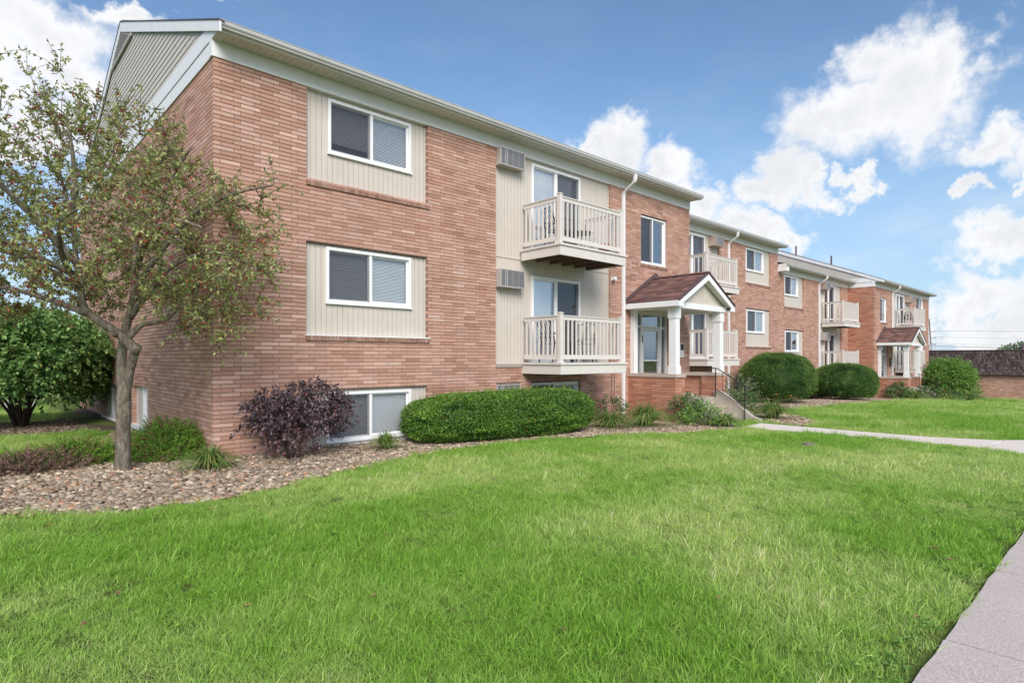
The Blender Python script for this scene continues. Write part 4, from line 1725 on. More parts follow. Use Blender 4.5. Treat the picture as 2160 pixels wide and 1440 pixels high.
# ------------------------------------------------------------------ low building beyond
RL = (52.0, -8, -1.4)
LB = empty('service_building', RL, 'low brick building with a dark shake mansard beyond the far end of the lawn', 'building')
TB = frame_left(52.0)
lb = MB()
_, m6, _ = brick_wall(LB, RL, TB, -22.0, 12.0, -1.9, .30, (), None, mb=lb)
lb.build('bricks', 'brick', LB, RL, kind='stuff', normals=False)
m6.build('mortar', 'mortar', LB, RL)
m = MB()
m.box(52.3, 62, -22, 12, -1.9, 2.0)
m.build('wall', 'porch_brick', LB, RL)
m = MB()
m.box(51.80, 52.4, -22.2, 12.2, .31, .44)
m.build('fascia', 'fascia_olive', LB, RL)
m = MB()
m.prism([(51.72, .445), (52.4, .445), (52.4, 2.15), (52.22, 2.15)], 'y', -22.2, 12.2)
mans = m.build('mansard', 'shake', LB, RL)
sk = MB()
rows = 9
rh = 1.70 / rows
for r in range(rows):
    z0_, z1_ = .445 + r * rh - .02, .445 + (r + 1) * rh + .01
    y = -14.0 - random.uniform(0, .2)
    while y < 12:
        w = random.uniform(.06, .15)
        q0 = (z0_ - .445) / 1.705
        xa = 51.72 + .5 * q0 - random.uniform(.035, .06)
        xb = 51.72 + .5 * (z1_ - .445) / 1.705 - .006
        dz = random.uniform(-.03, .02)
        sk.add([(xa, y, z0_ + dz), (xa, y + w - .012, z0_ + dz), (xb, y + w - .012, z1_), (xb, y, z1_), (xa + .05, y, z0_ + dz), (xa + .05, y + w - .012, z0_ + dz)],
               [(0, 1, 2, 3), (0, 4, 5, 1), (1, 5, 2), (0, 3, 4)], (random.uniform(.6, 1.35), random.random(), random.random() ** 4 * .8))
        y += w
sk.build('shakes', 'shake', mans, RL, kind='stuff', normals=False)
m = MB()
m.box(52.15, 62, -22.2, 12.2, 2.15, 2.20)
m.build('parapet_cap', 'ridge_metal', LB, RL)
m = MB()
m.tube([(55, -3.4, 2.1), (55, -3.4, 2.62)], .09, 8)
m.build('vent_pipe', 'ridge_metal', LB, RL)

# ------------------------------------------------------------------ utility pole and lines
def cdir(u, dist, z=0.0):
    """ground point seen in photo column u at a depth in metres"""
    a = (u - 1080) / 1252 * dist
    return (CAMX + a * .7307 + dist * .6827, CAMY - a * .6828 + dist * .7307, z)


px_, py_, _ = cdir(1966.5, 112)
UP = empty('utility_pole', (px_, py_, -1.6), 'leaning utility pole with side arms right of the far building', 'pole')
RU = (px_, py_, -1.6)
m = MB()
m.tube([(px_ + .0, py_, -1.8), (px_ - .22, py_ + .2, 4.2), (px_ - .38, py_ + .4, 8.95)], [.15, .13, .10], 8)
m.build('pole', 'pole_wood', UP, RU)
arms = []
for z in (6.55, 5.35, 4.15, 2.5):
    q = (z + 1.8) / 10.8
    x, y = px_ - .38 * q, py_ + .4 * q
    ex, ey = x + .7307 * .95, y - .6828 * .95
    m = MB()
    m.tube([(x, y, z + .06), (ex, ey, z)], [.07, .045], 6)
    m.tube([(ex, ey, z), (ex, ey, z + .22)], [.05, .05], 6)
    m.build('insulator_arm', 'pole_wood', UP, RU)
    arms.append((ex, ey, z + .22))
m = MB()
m.tube([(px_ - .5, py_ + .35, 2.9), (px_ - .5, py_ + .35, 4.1)], .26, 10)
m.build('transformer', 'unit_case', UP, RU)
far_pt = cdir(2900, 96)
WL = [('thin overhead wire on the topmost pole arm', arms[0], .6, .020), ('thin overhead wire on the second pole arm', arms[1], .2, .011), ('thin overhead wire on the third pole arm', arms[2], .0, .012),
      ('thickest overhead cable, slung lowest from the leaning pole', (px_, py_, 3.95), -.5, .034)]
for lab, a, dz, r in WL:
    m = MB()
    pts = []
    for i in range(25):
        q = i / 24
        pts.append((a[0] + (far_pt[0] - a[0]) * q, a[1] + (far_pt[1] - a[1]) * q, a[2] + dz * q - 3.2 * q * (1 - q) * .8))
    m.tube(pts, r, 5)
    o = m.build('power_line', 'wire', None)
    tag(o, lab, 'power line', 'overhead lines from the pole')


# ------------------------------------------------------------------ plants
def unit(v):
    return v / np.maximum(np.linalg.norm(v, axis=-1, keepdims=True), 1e-9)


def leaf_arrays(P, D, L, Wd, tint, fold=.25, up=None, droop=.0):
    """rhombic folded leaves: base P, direction D, length L, width Wd; arrays"""
    n = len(P)
    D = unit(D)
    if up is None:
        up = rng.normal(size=(n, 3)) + np.array([0, 0, .9])
    S = unit(np.cross(D, up))
    N = np.cross(S, D)
    L = np.broadcast_to(np.asarray(L, float), (n,))[:, None]
    Wd = np.broadcast_to(np.asarray(Wd, float), (n,))[:, None]
    mid = P + D * L * .45 + N * L * .05
    a = mid + S * Wd * .5 + N * Wd * fold
    b = mid - S * Wd * .5 + N * Wd * fold
    tip = P + D * L - N * L * droop
    V = np.stack([P, a, tip, b], 1).reshape(-1, 3)
    i = np.arange(n)[:, None] * 4
    F = np.concatenate([i + np.array([[0, 1, 2]]), i + np.array([[0, 2, 3]])], 1).reshape(-1, 3)
    T = np.repeat(tint, 4, axis=0)
    return V, F, T


def tint_arr(n, bsd=.18, blo=1.0, third=.05, gmean=.5):
    t_ = np.zeros((n, 3))
    t_[:, 0] = np.clip(rng.normal(blo, bsd, n), .45, 1.6)
    t_[:, 1] = np.clip(rng.normal(gmean, .28, n), 0, 1)
    t_[:, 2] = np.where(rng.random(n) < third, rng.uniform(.4, 1, n), 0)
    return t_


def join(parts):
    Vs, Fs, Ts, o = [], [], [], 0
    for V, F, T in parts:
        Vs.append(V)
        Fs.append(F + o)
        Ts.append(T)
        o += len(V)
    return np.concatenate(Vs), np.concatenate(Fs), np.concatenate(Ts)


def lump(n_dirs, seed, amp, k=14, sharp=9):
    """lumpy radius multiplier for directions"""
    r = np.random.default_rng(seed)
    c = unit(r.normal(size=(k, 3)))
    a = r.uniform(-1, 1, k)
    d = n_dirs @ c.T
    return 1 + amp * (np.exp(-(1 - d) * sharp) @ a)


def clipped_bush(name, label, cat, c, rx, ry, top, base, mat, nleaf, L, Wd, power=2.6, seed=1, group=None, lumps=.05, fuzz=.035, rot=0.0, under=.25, flat=None):
    """clipped shrub: a dense shell of leaves over a core coloured dark for the shade within"""
    x, y = c
    ob = empty(name, (x, y, base), label, cat, group)
    rt = (x, y, base)
    h = (top - base)
    zc = base + h * .46
    d = unit(rng.normal(size=(nleaf * 4, 3)))
    wgt = np.sqrt((d[:, 0] / rx) ** 2 + (d[:, 1] / ry) ** 2 + (d[:, 2] / (h * .5)) ** 2)
    d = d[rng.random(len(d)) < wgt / wgt.max()][:nleaf]
    n = len(d)
    d[:, 2] = np.where(d[:, 2] < -.75, -d[:, 2], d[:, 2])
    p = power
    rr = 1.0 / ((np.abs(d[:, 0]) ** p + np.abs(d[:, 1]) ** p + np.abs(d[:, 2]) ** p) ** (1 / p))
    rr = rr * lump(d, seed, lumps)
    fine = lump(d, seed + 9, .5, 420, 260)
    rr = rr * (1 + (fine - 1) * .075)
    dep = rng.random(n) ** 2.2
    rr = rr * (1 - dep * .16) + rng.normal(0, fuzz, n) * .5 / max(rx, ry)
    rz = np.where(d[:, 2] > 0, top - zc, zc - base - .02)
    q = d * rr[:, None]
    cr, sr = math.cos(rot), math.sin(rot)
    lx, ly = q[:, 0] * rx, q[:, 1] * ry
    P = np.stack([x + lx * cr - ly * sr, y + lx * sr + ly * cr, zc + q[:, 2] * rz], 1)
    # the shrub narrows to its foot
    nrm = np.stack([d[:, 0] / rx, d[:, 1] / ry, d[:, 2] / (h * .5)], 1)
    nrm = unit(nrm)
    nrm = np.stack([nrm[:, 0] * cr - nrm[:, 1] * sr, nrm[:, 0] * sr + nrm[:, 1] * cr, nrm[:, 2]], 1)
    D = nrm * .40 + rng.normal(size=(n, 3)) * .78 + np.array([0, 0, .22])
    tt = tint_arr(n, .16, 1.0, .006, .42)
    cl = lump(unit(np.concatenate([d[:, :2], d[:, 2:3]], 1)), seed + 5, .30, 26)
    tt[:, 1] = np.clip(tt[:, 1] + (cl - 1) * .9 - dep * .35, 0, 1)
    tt[:, 0] *= np.clip(.92 + (cl - 1) * .5, .7, 1.25)
    tt[:, 1] = np.clip(tt[:, 1] + (fine - 1) * .9 - .05, 0, 1)
    tt[:, 0] *= np.clip(1 + (fine - 1) * .55, .6, 1.3)
    up = nrm + rng.normal(size=(n, 3)) * .8
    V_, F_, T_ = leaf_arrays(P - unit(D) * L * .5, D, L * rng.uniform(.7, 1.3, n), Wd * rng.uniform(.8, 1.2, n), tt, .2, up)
    # stray shoots the shears missed
    ns = n // 130
    si = rng.choice(n, ns, replace=False)
    sd = unit(nrm[si] * .8 + rng.normal(size=(ns, 3)) * .35 + np.array([0, 0, .5]))
    sl_ = rng.uniform(.03, .11, ns) * max(1.0, L / .04)
    q_ = np.linspace(.15, 1, 6)[None, :, None]
    SPt = (P[si][:, None] + sd[:, None] * sl_[:, None, None] * q_).reshape(-1, 3)
    SDr = np.repeat(sd, 6, 0) * .6 + rng.normal(size=(ns * 6, 3)) * .6
    ts = tint_arr(ns * 6, .14, 1.05, .04, .8)
    V2, F2, T2_ = leaf_arrays(SPt, SDr, L * .8, Wd * .8, ts, .2)
    V_, F_, T_ = join([(V_, F_, T_), (V2, F2, T2_)])
    np_mesh('foliage', V_, F_, mat, T_, ob, root=rt)
    # closed core that stops see-through; inner shade is put into its dark colour
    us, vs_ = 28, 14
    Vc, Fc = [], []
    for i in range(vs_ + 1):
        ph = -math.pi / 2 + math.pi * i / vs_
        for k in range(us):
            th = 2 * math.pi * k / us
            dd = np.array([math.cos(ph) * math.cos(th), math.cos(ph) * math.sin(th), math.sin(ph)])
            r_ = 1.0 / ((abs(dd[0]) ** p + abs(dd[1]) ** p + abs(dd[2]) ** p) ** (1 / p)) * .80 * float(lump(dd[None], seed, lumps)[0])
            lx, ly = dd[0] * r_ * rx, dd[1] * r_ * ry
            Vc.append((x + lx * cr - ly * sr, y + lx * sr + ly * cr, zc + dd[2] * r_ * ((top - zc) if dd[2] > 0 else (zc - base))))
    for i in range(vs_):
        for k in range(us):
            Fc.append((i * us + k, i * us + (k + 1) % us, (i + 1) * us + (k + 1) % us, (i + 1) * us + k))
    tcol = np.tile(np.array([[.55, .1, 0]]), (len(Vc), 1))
    np_mesh('shade_core', np.array(Vc), np.array(Fc), mat, tcol, ob, root=rt, smooth=True)
    return ob


clipped_bush('clipped_hedge', 'broad low clipped hedge in front of the basement window of the near building', 'hedge', (5.30, -.78), 2.20, .80, .93, -.02, 'hedge_leaf', 95000, .036, .022, 3.3, 3, rot=-.06, lumps=.09, fuzz=.06)
clipped_bush('clipped_yew', 'tall domed yew right of the steps, the nearer of the two big mounds', 'shrub', (21.0, .30), 1.62, 1.35, 1.80, gs(21) - .02, 'yew_leaf', 52000, .060, .018, 2.3, 8, 'domed yews along the wall', lumps=.08, fuzz=.07)
clipped_bush('clipped_yew', 'lower dome of yew standing behind and right of the taller clipped mound', 'shrub', (28.4, .25), 1.80, 1.40, 1.32, gs(28.4) - .02, 'yew_leaf', 46000, .070, .021, 2.3, 21, 'domed yews along the wall', lumps=.08, fuzz=.07)


def loose_bush(name, label, cat, c, base, stems, leaves, mat, group=None, woody='bark_dark'):
    """stems: list of point lists with radii; leaves: prepared arrays"""
    ob = empty(name, (c[0], c[1], base), label, cat, group)
    rt = (c[0], c[1], base)
    if stems:
        m = MB()
        for pts, r0, r1 in stems:
            m.tube(pts, [r0 + (r1 - r0) * i / (len(pts) - 1) for i in range(len(pts))], 6)
        m.build('stems', woody, ob, rt, smooth=True)
    np_mesh('foliage', *leaves[:2], mat, leaves[2], ob, root=rt)
    return ob


def sprays(cen, rad, n_spray, per, L, Wd, slen, seed, lumps=.2, dirbias=(0, 0, .35), inner=.35, droop=.25, tintkw=None, lo=-.6, power=2.0):
    """short leafy shoots through a crown volume; returns leaf arrays and shoot lines"""
    r = np.random.default_rng(seed)
    d = unit(r.normal(size=(n_spray * 2, 3)))
    d = d[d[:, 2] > lo][:n_spray]
    n = len(d)
    p = power
    se = 1.0 / ((np.abs(d) ** p).sum(1) ** (1 / p))
    rr = se * lump(d, seed, lumps) * (inner + (1 - inner) * r.random(n) ** .42)
    P0 = np.array(cen) + d * rr[:, None] * np.array(rad)
    D0 = unit(d * np.array([1, 1, .8]) + r.normal(size=(n, 3)) * .55 + np.array(dirbias))
    s = r.random((n, per))
    s.sort(1)
    sl_ = slen * r.uniform(.6, 1.3, n)
    Pl = P0[:, None, :] + D0[:, None, :] * (s * sl_[:, None])[..., None] - np.array([0, 0, 1.0]) * (droop * s ** 2 * sl_[:, None])[..., None]
    side = r.normal(size=(n, per, 3))
    Dl = D0[:, None, :] * .7 + side * .75 - np.array([0, 0, droop * .8])
    P1 = Pl.reshape(-1, 3)
    D1_ = Dl.reshape(-1, 3)
    m_ = len(P1)
    kw = dict(bsd=.18, third=.05, gmean=.5)
    kw.update(tintkw or {})
    tt = tint_arr(m_, **kw)
    tt[:, 1] = np.clip(tt[:, 1] + np.repeat(r.normal(0, .2, n), per), 0, 1)
    up = r.normal(size=(m_, 3)) * .7 + np.array([0, 0, 1.0])
    arr = leaf_arrays(P1, D1_, L * r.uniform(.7, 1.25, m_), Wd * r.uniform(.8, 1.2, m_), tt, .2, up, .12)
    return arr, (P0, D0, sl_)


def stem_fan(c, base, k, spread, h, r0, r1, seed, bend=.25):
    r = random.Random(seed)
    out = []
    for i in range(k):
        a = 6.283 * i / k + r.uniform(-.4, .4)
        s = spread * r.uniform(.4, 1.0)
        hh = h * r.uniform(.8, 1.1)
        b = r.uniform(.02, .07)
        pts = []
        for q in (0, .25, .5, .75, 1.0):
            rr = b + s * (q ** 1.35)
            pts.append((c[0] + math.cos(a + bend * q) * rr, c[1] + math.sin(a + bend * q) * rr, base - .05 + hh * q))
        out.append((pts, r0, r1))
    return out


# purple-leaved shrub by the basement window
pc = (.86, -.86)
arr1, _ = sprays((1.02, -.74, .76), (.80, .56, .38), 700, 9, .062, .038, .20, 31, .22, (0, 0, .15), .25, .35, dict(third=.06, bsd=.22), -.8)
arr2, _ = sprays((.80, -1.0, .36), (.36, .32, .30), 90, 8, .055, .034, .18, 32, .2, (0, 0, .1), .2, .3, dict(third=.25))
st = stem_fan(pc, .05, 7, .42, .78, .024, .008, 5)
loose_bush('purple_shrub', 'dark purple-leaved shrub on the river stones before the basement window', 'shrub', pc, .05, st, join([arr1, arr2]), 'purple_leaf')

# large green shrub at the left, many stems
vc = (-1.75, 8.5)
vb = gs(*vc)
arr, _ = sprays((-1.95, 8.5, 1.62), (1.95, 1.9, 1.08), 4200, 9, .100, .068, .32, 41, .22, (0, 0, .1), .45, .55, dict(third=.03, bsd=.2), -.75, 2.3)
st = stem_fan(vc, vb, 14, 1.25, 1.9, .045, .014, 9)
loose_bush('viburnum_shrub', 'big rounded green shrub on many bare stems left of the end wall', 'shrub', vc, vb, st, arr, 'viburnum_leaf')

# loose bush at the far porch
bc = (40.05, -1.7)
bb = gs(*bc)
arr, _ = sprays((40.05, -1.7, bb + 1.15), (1.12, 1.15, 1.05), 1700, 10, .15, .035, .50, 51, .14, (0, 0, .55), .45, .12, dict(third=.06, bsd=.22), -.85)
loose_bush('round_bush', 'loose light green round bush beyond the far small porch', 'shrub', bc, bb, stem_fan(bc, bb, 7, .7, 1.0, .03, .01, 11), arr, 'bush_leaf')


def juniper(name, label, c, base, rad, top, n, mat, seed, group=None, extra=None):
    r = np.random.default_rng(seed)
    fr = n
    a = r.uniform(0, 6.283, fr)
    rr = np.sqrt(r.random(fr))
    P0 = np.stack([c[0] + np.cos(a) * rr * rad[0], c[1] + np.sin(a) * rr * rad[1], base + top * (1 - rr ** 1.8) * r.uniform(.35, 1.0, fr)], 1)
    D0 = unit(np.stack([np.cos(a) * rr, np.sin(a) * rr, r.uniform(.25, .9, fr)], 1) + r.normal(size=(fr, 3)) * .35)
    per = 26
    s = np.linspace(0, 1, per)[None, :]
    ln = r.uniform(.10, .24, fr)[:, None]
    Pl = P0[:, None] + D0[:, None] * (s * ln)[..., None]
    Dl = D0[:, None] * .8 + r.normal(size=(fr, per, 3)) * .62
    m_ = fr * per
    tt = tint_arr(m_, .2, 1.0, .05)
    dead = r.random(fr) < .12
    tt[:, 2] = np.where(np.repeat(dead, per), .9, tt[:, 2])
    tt[:, 1] = np.clip(.25 + np.tile(np.linspace(0, .6, per), fr) + r.normal(0, .15, m_), 0, 1)
    arr = leaf_arrays(Pl.reshape(-1, 3), Dl.reshape(-1, 3), r.uniform(.022, .042, m_), .011, tt, .1)
    st = []
    rr_ = random.Random(seed)
    for i in range(10):
        w = rr_.uniform(0, 6.283)
        e = rr_.uniform(.5, .95)
        st.append(([(c[0], c[1], base - .02), (c[0] + math.cos(w) * rad[0] * e * .5, c[1] + math.sin(w) * rad[1] * e * .5, base + top * .35),
                    (c[0] + math.cos(w + .2) * rad[0] * e, c[1] + math.sin(w + .2) * rad[1] * e, base + top * .2 * rr_.random())], .014, .004))
    return loose_bush(name, label, 'juniper', c, base, st, arr, mat, group)


juniper('spreading_juniper', 'bright green spreading juniper heaped against the corner of the brick wall', (-.42, .92), .05, (.66, .88), .52, 1700, 'juniper_leaf', 61)
juniper('spreading_juniper', 'low green juniper lying left of the tree trunk', (-1.62, .98), .05, (.66, .42), .28, 900, 'juniper_leaf', 62)
juniper('withered_juniper', 'half-dead brown juniper with bare twigs at the left end of the stone bed', (-2.12, .62), .05, (.58, .34), .22, 560, 'brown_juniper', 63)


def grass_clump(label, c, rad, h, n, mat, seed, cat='grass clump', group='strappy clumps in the stone beds', name='grass_clump', wide=.011, flowers=0):
    r = np.random.default_rng(seed)
    base = gs(*c) + .01
    rad, h, n = rad * 1.45, h * 1.25, int(n * 2.4)
    ob = empty(name, (c[0], c[1], base), label, cat, group)
    rt = (c[0], c[1], base)
    seg = 6
    a = r.uniform(0, 6.283, n)
    out = np.sqrt(r.uniform(.04, 1.0, n)) * rad
    hh = h * r.uniform(.6, 1.05, n) * (1.1 - .35 * out / rad)
    s = np.linspace(0, 1, seg)[None, :]
    b0 = r.uniform(0, .10, n)[:, None] * rad
    rad_ = b0 + out[:, None] * (s ** 1.25)
    zz = hh[:, None] * (2.1 * s - (1.05 + .85 * (out / rad)[:, None]) * s ** 2)
    w = wide * r.uniform(.7, 1.3, n)[:, None] * np.clip(1.15 - s, .08, 1)
    ca, sa = np.cos(a)[:, None], np.sin(a)[:, None]
    cx = c[0] + ca * rad_
    cy = c[1] + sa * rad_
    cz = base + np.maximum(zz, .005)
    Lf = np.stack([cx - sa * w, cy + ca * w, cz], -1)
    Rt = np.stack([cx + sa * w, cy - ca * w, cz], -1)
    V_ = np.stack([Lf, Rt], 2).reshape(-1, 3)
    F_ = []
    for i in range(n):
        o = i * seg * 2
        for k in range(seg - 1):
            F_.append((o + 2 * k, o + 2 * k + 1, o + 2 * k + 3, o + 2 * k + 2))
    tt = tint_arr(n, .2, 1.0, .14)
    np_mesh('blades', V_, np.array(F_), mat, np.repeat(tt, seg * 2, 0), ob, root=rt)
    for i in range(flowers):
        w_ = random.uniform(0, 6.283)
        fx, fy, fz = c[0] + math.cos(w_) * rad * .7, c[1] + math.sin(w_) * rad * .7, base + h * random.uniform(.8, 1.1)
        m = MB()
        m.tube([(c[0], c[1], base), ((c[0] + fx) / 2, (c[1] + fy) / 2, base + h * .7), (fx, fy, fz)], .004, 5)
        m.build('flower_stem', 'fascia_olive', ob, rt)
        m = MB()
        for k in range(6):
            b = 6.283 * k / 6
            m.add([(fx, fy, fz), (fx + math.cos(b - .35) * .035, fy + math.sin(b - .35) * .035, fz + .035), (fx + math.cos(b) * .07, fy + math.sin(b) * .07, fz + .03), (fx + math.cos(b + .35) * .035, fy + math.sin(b + .35) * .035, fz + .035)], [(0, 1, 2, 3)])
        m.build('flower', 'orange_petal', ob, rt)
    return ob


grass_clump('lush green strappy clump at the foot of the building corner', (-.30, -.88), .36, .34, 170, 'clump_blade', 71, wide=.010)
grass_clump('small thin clump between the purple shrub and the clipped hedge', (2.45, -.92), .30, .34, 120, 'clump_blade', 72, wide=.008)
grass_clump('arching clump just right of the clipped hedge', (8.15, -1.30), .50, .42, 190, 'clump_blade', 73)
grass_clump('widest arching clump before the side wall of the porch', (9.15, -1.55), .62, .56, 260, 'clump_blade', 74)
grass_clump('arching clump in front of the steps on the left', (10.60, -2.80), .40, .36, 170, 'clump_blade', 75)
grass_clump('yellowing daylily clump at the corner of the path right of the steps', (13.6, -2.65), .62, .55, 240, 'clump_blade', 76, flowers=2)
grass_clump('yellowish clump below the left wall of the far porch', (34.0, -1.35), .62, .55, 150, 'clump_blade', 77, wide=.02)
grass_clump('orange-flowered daylily clump before the far steps', (35.0, -2.5), .55, .42, 170, 'clump_blade', 78, wide=.02, flowers=4)
grass_clump('dull clump right of the far steps', (37.9, -3.0), .7, .55, 170, 'clump_blade', 79, wide=.02)
grass_clump('low clump on the stones right of the round bush', (41.6, -2.55), .9, .40, 170, 'clump_blade', 80, wide=.02)


def small_shrub(label, c, rad, h, n, mat, seed, L=.05, Wd=.026, group='small shrubs at the porches'):
    base = gs(*c)
    arr, _ = sprays((c[0], c[1], base + h * .52), (rad, rad, h * .5), n, 9, L, Wd, .22, seed, .28, (0, 0, .35), .3, .2, dict(third=.07, bsd=.22), -.8)
    return loose_bush('small_shrub', label, 'shrub', c, base, stem_fan(c, base, 6, rad * .7, h * .8, .012, .004, seed), arr, mat, group)


small_shrub('loose dark shrub at the downspout behind the arching clumps', (9.0, -.62), .48, .66, 170, 'shrub_leaf', 81)
small_shrub('upright leafy shrub against the cheek wall left of the steps', (10.50, -1.85), .38, .74, 180, 'shrub_leaf', 82, .055, .03)
small_shrub('bushy low shrub spilling in front of the left cheek wall', (10.25, -2.35), .44, .50, 180, 'bush_leaf', 83, .05, .026)
small_shrub('thin twiggy shrub over the lowest step', (10.95, -2.45), .24, .36, 36, 'pale_leaf', 84, .045, .024)
small_shrub('pale variegated shrub between the right cheek wall and the tall yew', (14.6, -.9), .85, 1.12, 330, 'pale_leaf', 85, .05, .026)
small_shrub('dark shrub at the foot of the right cheek wall', (13.6, -1.75), .55, .75, 220, 'shrub_leaf', 86)
small_shrub('dark shrub at the corner of the far building', (33.4, -.75), .55, .75, 110, 'shrub_leaf', 87, .09, .05)
small_shrub('dark shrub against the far porch wall', (34.35, -.55), .45, .85, 110, 'shrub_leaf', 88, .09, .05)
small_shrub('dark mounded shrub before the far steps', (35.1, -1.75), .55, .70, 130, 'shrub_leaf', 89, .09, .05)
small_shrub('grey-green shrub beside the left cheek of the far steps', (36.0, -2.6), .50, .50, 90, 'shrub_leaf', 90, .09, .05)
small_shrub('low bright green shrub at the end of the far stone bed', (43.6, -1.5), 1.3, .8, 200, 'bush_leaf', 91, .12, .06)

# ------------------------------------------------------------------ the berry tree
TX, TY, TZ = -1.21, -.20, .05
tree = empty('crabapple_tree', (TX, TY, TZ), 'crabapple tree with dark red berries standing in the stone bed left of the building corner', 'tree')
RT = (TX, TY, TZ)
ax_r = np.array([.7307, -.6828, 0])      # towards the right of the photograph
ax_d = np.array([.6827, .7307, 0])       # away from the camera
up_ = np.array([0, 0, 1.0])


def tp(r, d, z):
    return tuple(np.array([TX, TY, 0]) + ax_r * r + ax_d * d + up_ * z)


class Skel:
    def __init__(self):
        self.p, self.par, self.r = [], [], []

    def chain(self, pts, r0, r1, par=None):
        idx = []
        for i, p in enumerate(pts):
            q = i / max(1, len(pts) - 1)
            self.p.append(np.array(p, float))
            self.par.append(par)
            self.r.append(r0 + (r1 - r0) * q)
            par = len(self.p) - 1
            idx.append(par)
        return idx


def smooth_path(pts, sub=4):
    P = [np.array(p, float) for p in pts]
    out = []
    for i in range(len(P) - 1):
        p0, p1, p2, p3 = P[max(i - 1, 0)], P[i], P[i + 1], P[min(i + 2, len(P) - 1)]
        for k in range(sub):
            q = k / sub
            out.append(.5 * ((2 * p1) + (-p0 + p2) * q + (2 * p0 - 5 * p1 + 4 * p2 - p3) * q * q + (-p0 + 3 * p1 - 3 * p2 + p3) * q ** 3))
    out.append(P[-1])
    return out


sk_ = Skel()
wood = MB()


def limb(pts, r0, r1, n=10, sub=4):
    P = smooth_path(pts, sub)
    rr = [(r0 + (r1 - r0) * i / (len(P) - 1)) * (1 + random.uniform(-.05, .05)) for i in range(len(P))]
    wood.tube(P, rr, n)
    return sk_.chain(P, r0, r1)


# trunk: flared foot, straight stem running up behind the kinked limb
trunk_pts = [tp(0, 0, -.05), tp(.005, 0, .25), tp(.01, .0, .7), tp(.02, .0, 1.10), tp(-.035, .03, 1.5), tp(-.02, .08, 1.95), tp(.06, .12, 2.35), tp(.06, .18, 2.9), tp(.0, .25, 3.5), tp(-.1, .3, 4.1)]
P = smooth_path(trunk_pts, 4)
prof = np.interp(np.linspace(0, 1, len(P)), [0, .04, .12, .30, .42, .5, .62, .8, 1], [.185, .112, .092, .088, .064, .058, .050, .040, .020])
wood.tube(P, [v * (1 + random.uniform(-.035, .035)) for v in prof], 14)
sk_.chain(P[14:], .09, .03)
# the kinked limb in front
limb([tp(.03, -.02, .98), tp(.10, -.06, 1.22), tp(.19, -.12, 1.48), tp(.285, -.18, 1.70)], .064, .055, 12)
limb([tp(.305, -.18, 1.69), tp(.18, -.20, 1.84), tp(-.02, -.22, 2.00), tp(-.24, -.20, 2.13), tp(-.40, -.18, 2.30), tp(-.47, -.14, 2.60), tp(-.55, -.12, 3.0), tp(-.62, -.10, 3.5), tp(-.75, -.15, 4.1)], .066, .018, 12)
wood.tube([tp(.27, -.18, 1.68), tp(.335, -.185, 1.765)], [.068, .052], 12)
wood.tube([tp(.08, -.26, 1.90), tp(.085, -.32, 1.925)], [.036, .028], 10)
# main boughs
boughs = [
    [tp(.04, .1, 2.15), tp(.35, .0, 2.5), tp(.8, -.15, 2.85), tp(1.35, -.25, 3.0), tp(1.8, -.3, 2.85)],
    [tp(.05, .15, 2.5), tp(.45, .15, 3.1), tp(.95, .1, 3.6), tp(1.5, .05, 3.85), tp(2.05, 0, 3.95)],
    [tp(.04, .2, 2.9), tp(.3, .3, 3.6), tp(.55, .3, 4.2), tp(.8, .25, 4.55)],
    [tp(-.3, -.2, 2.18), tp(-.7, -.35, 2.35), tp(-1.2, -.45, 2.5), tp(-1.8, -.5, 2.5)],
    [tp(-.45, -.15, 2.5), tp(-.9, .0, 2.75), tp(-1.5, .1, 3.0), tp(-2.2, .1, 3.2)],
    [tp(-.52, -.12, 2.85), tp(-1.0, -.35, 3.5), tp(-1.5, -.5, 4.1), tp(-1.9, -.55, 4.6)],
    [tp(-.6, -.1, 3.3), tp(-.8, .2, 4.0), tp(-.95, .35, 4.6), tp(-1.1, .4, 5.1)],
    [tp(-.45, -.2, 2.55), tp(-.3, -.7, 2.9), tp(.0, -1.1, 3.2), tp(.4, -1.35, 3.3)],
    [tp(.03, .15, 2.3), tp(-.1, .6, 2.6), tp(-.2, 1.1, 2.9), tp(-.1, 1.5, 3.1)],
    [tp(.2, -.2, 1.86), tp(.35, -.12, 2.05), tp(.55, .0, 2.10), tp(.75, .05, 2.28)],
    [tp(.04, .2, 2.75), tp(.6, -.4, 3.15), tp(1.1, -.7, 3.3), tp(1.5, -.8, 3.2)],
    [tp(-.5, -.15, 2.7), tp(-.9, -.75, 3.0), tp(-1.3, -1.1, 3.2), tp(-1.9, -1.3, 3.3)],
]
for b in boughs:
    limb(b, .045, .012, 8)
wood.build('trunk', 'bark', tree, RT, smooth=True)
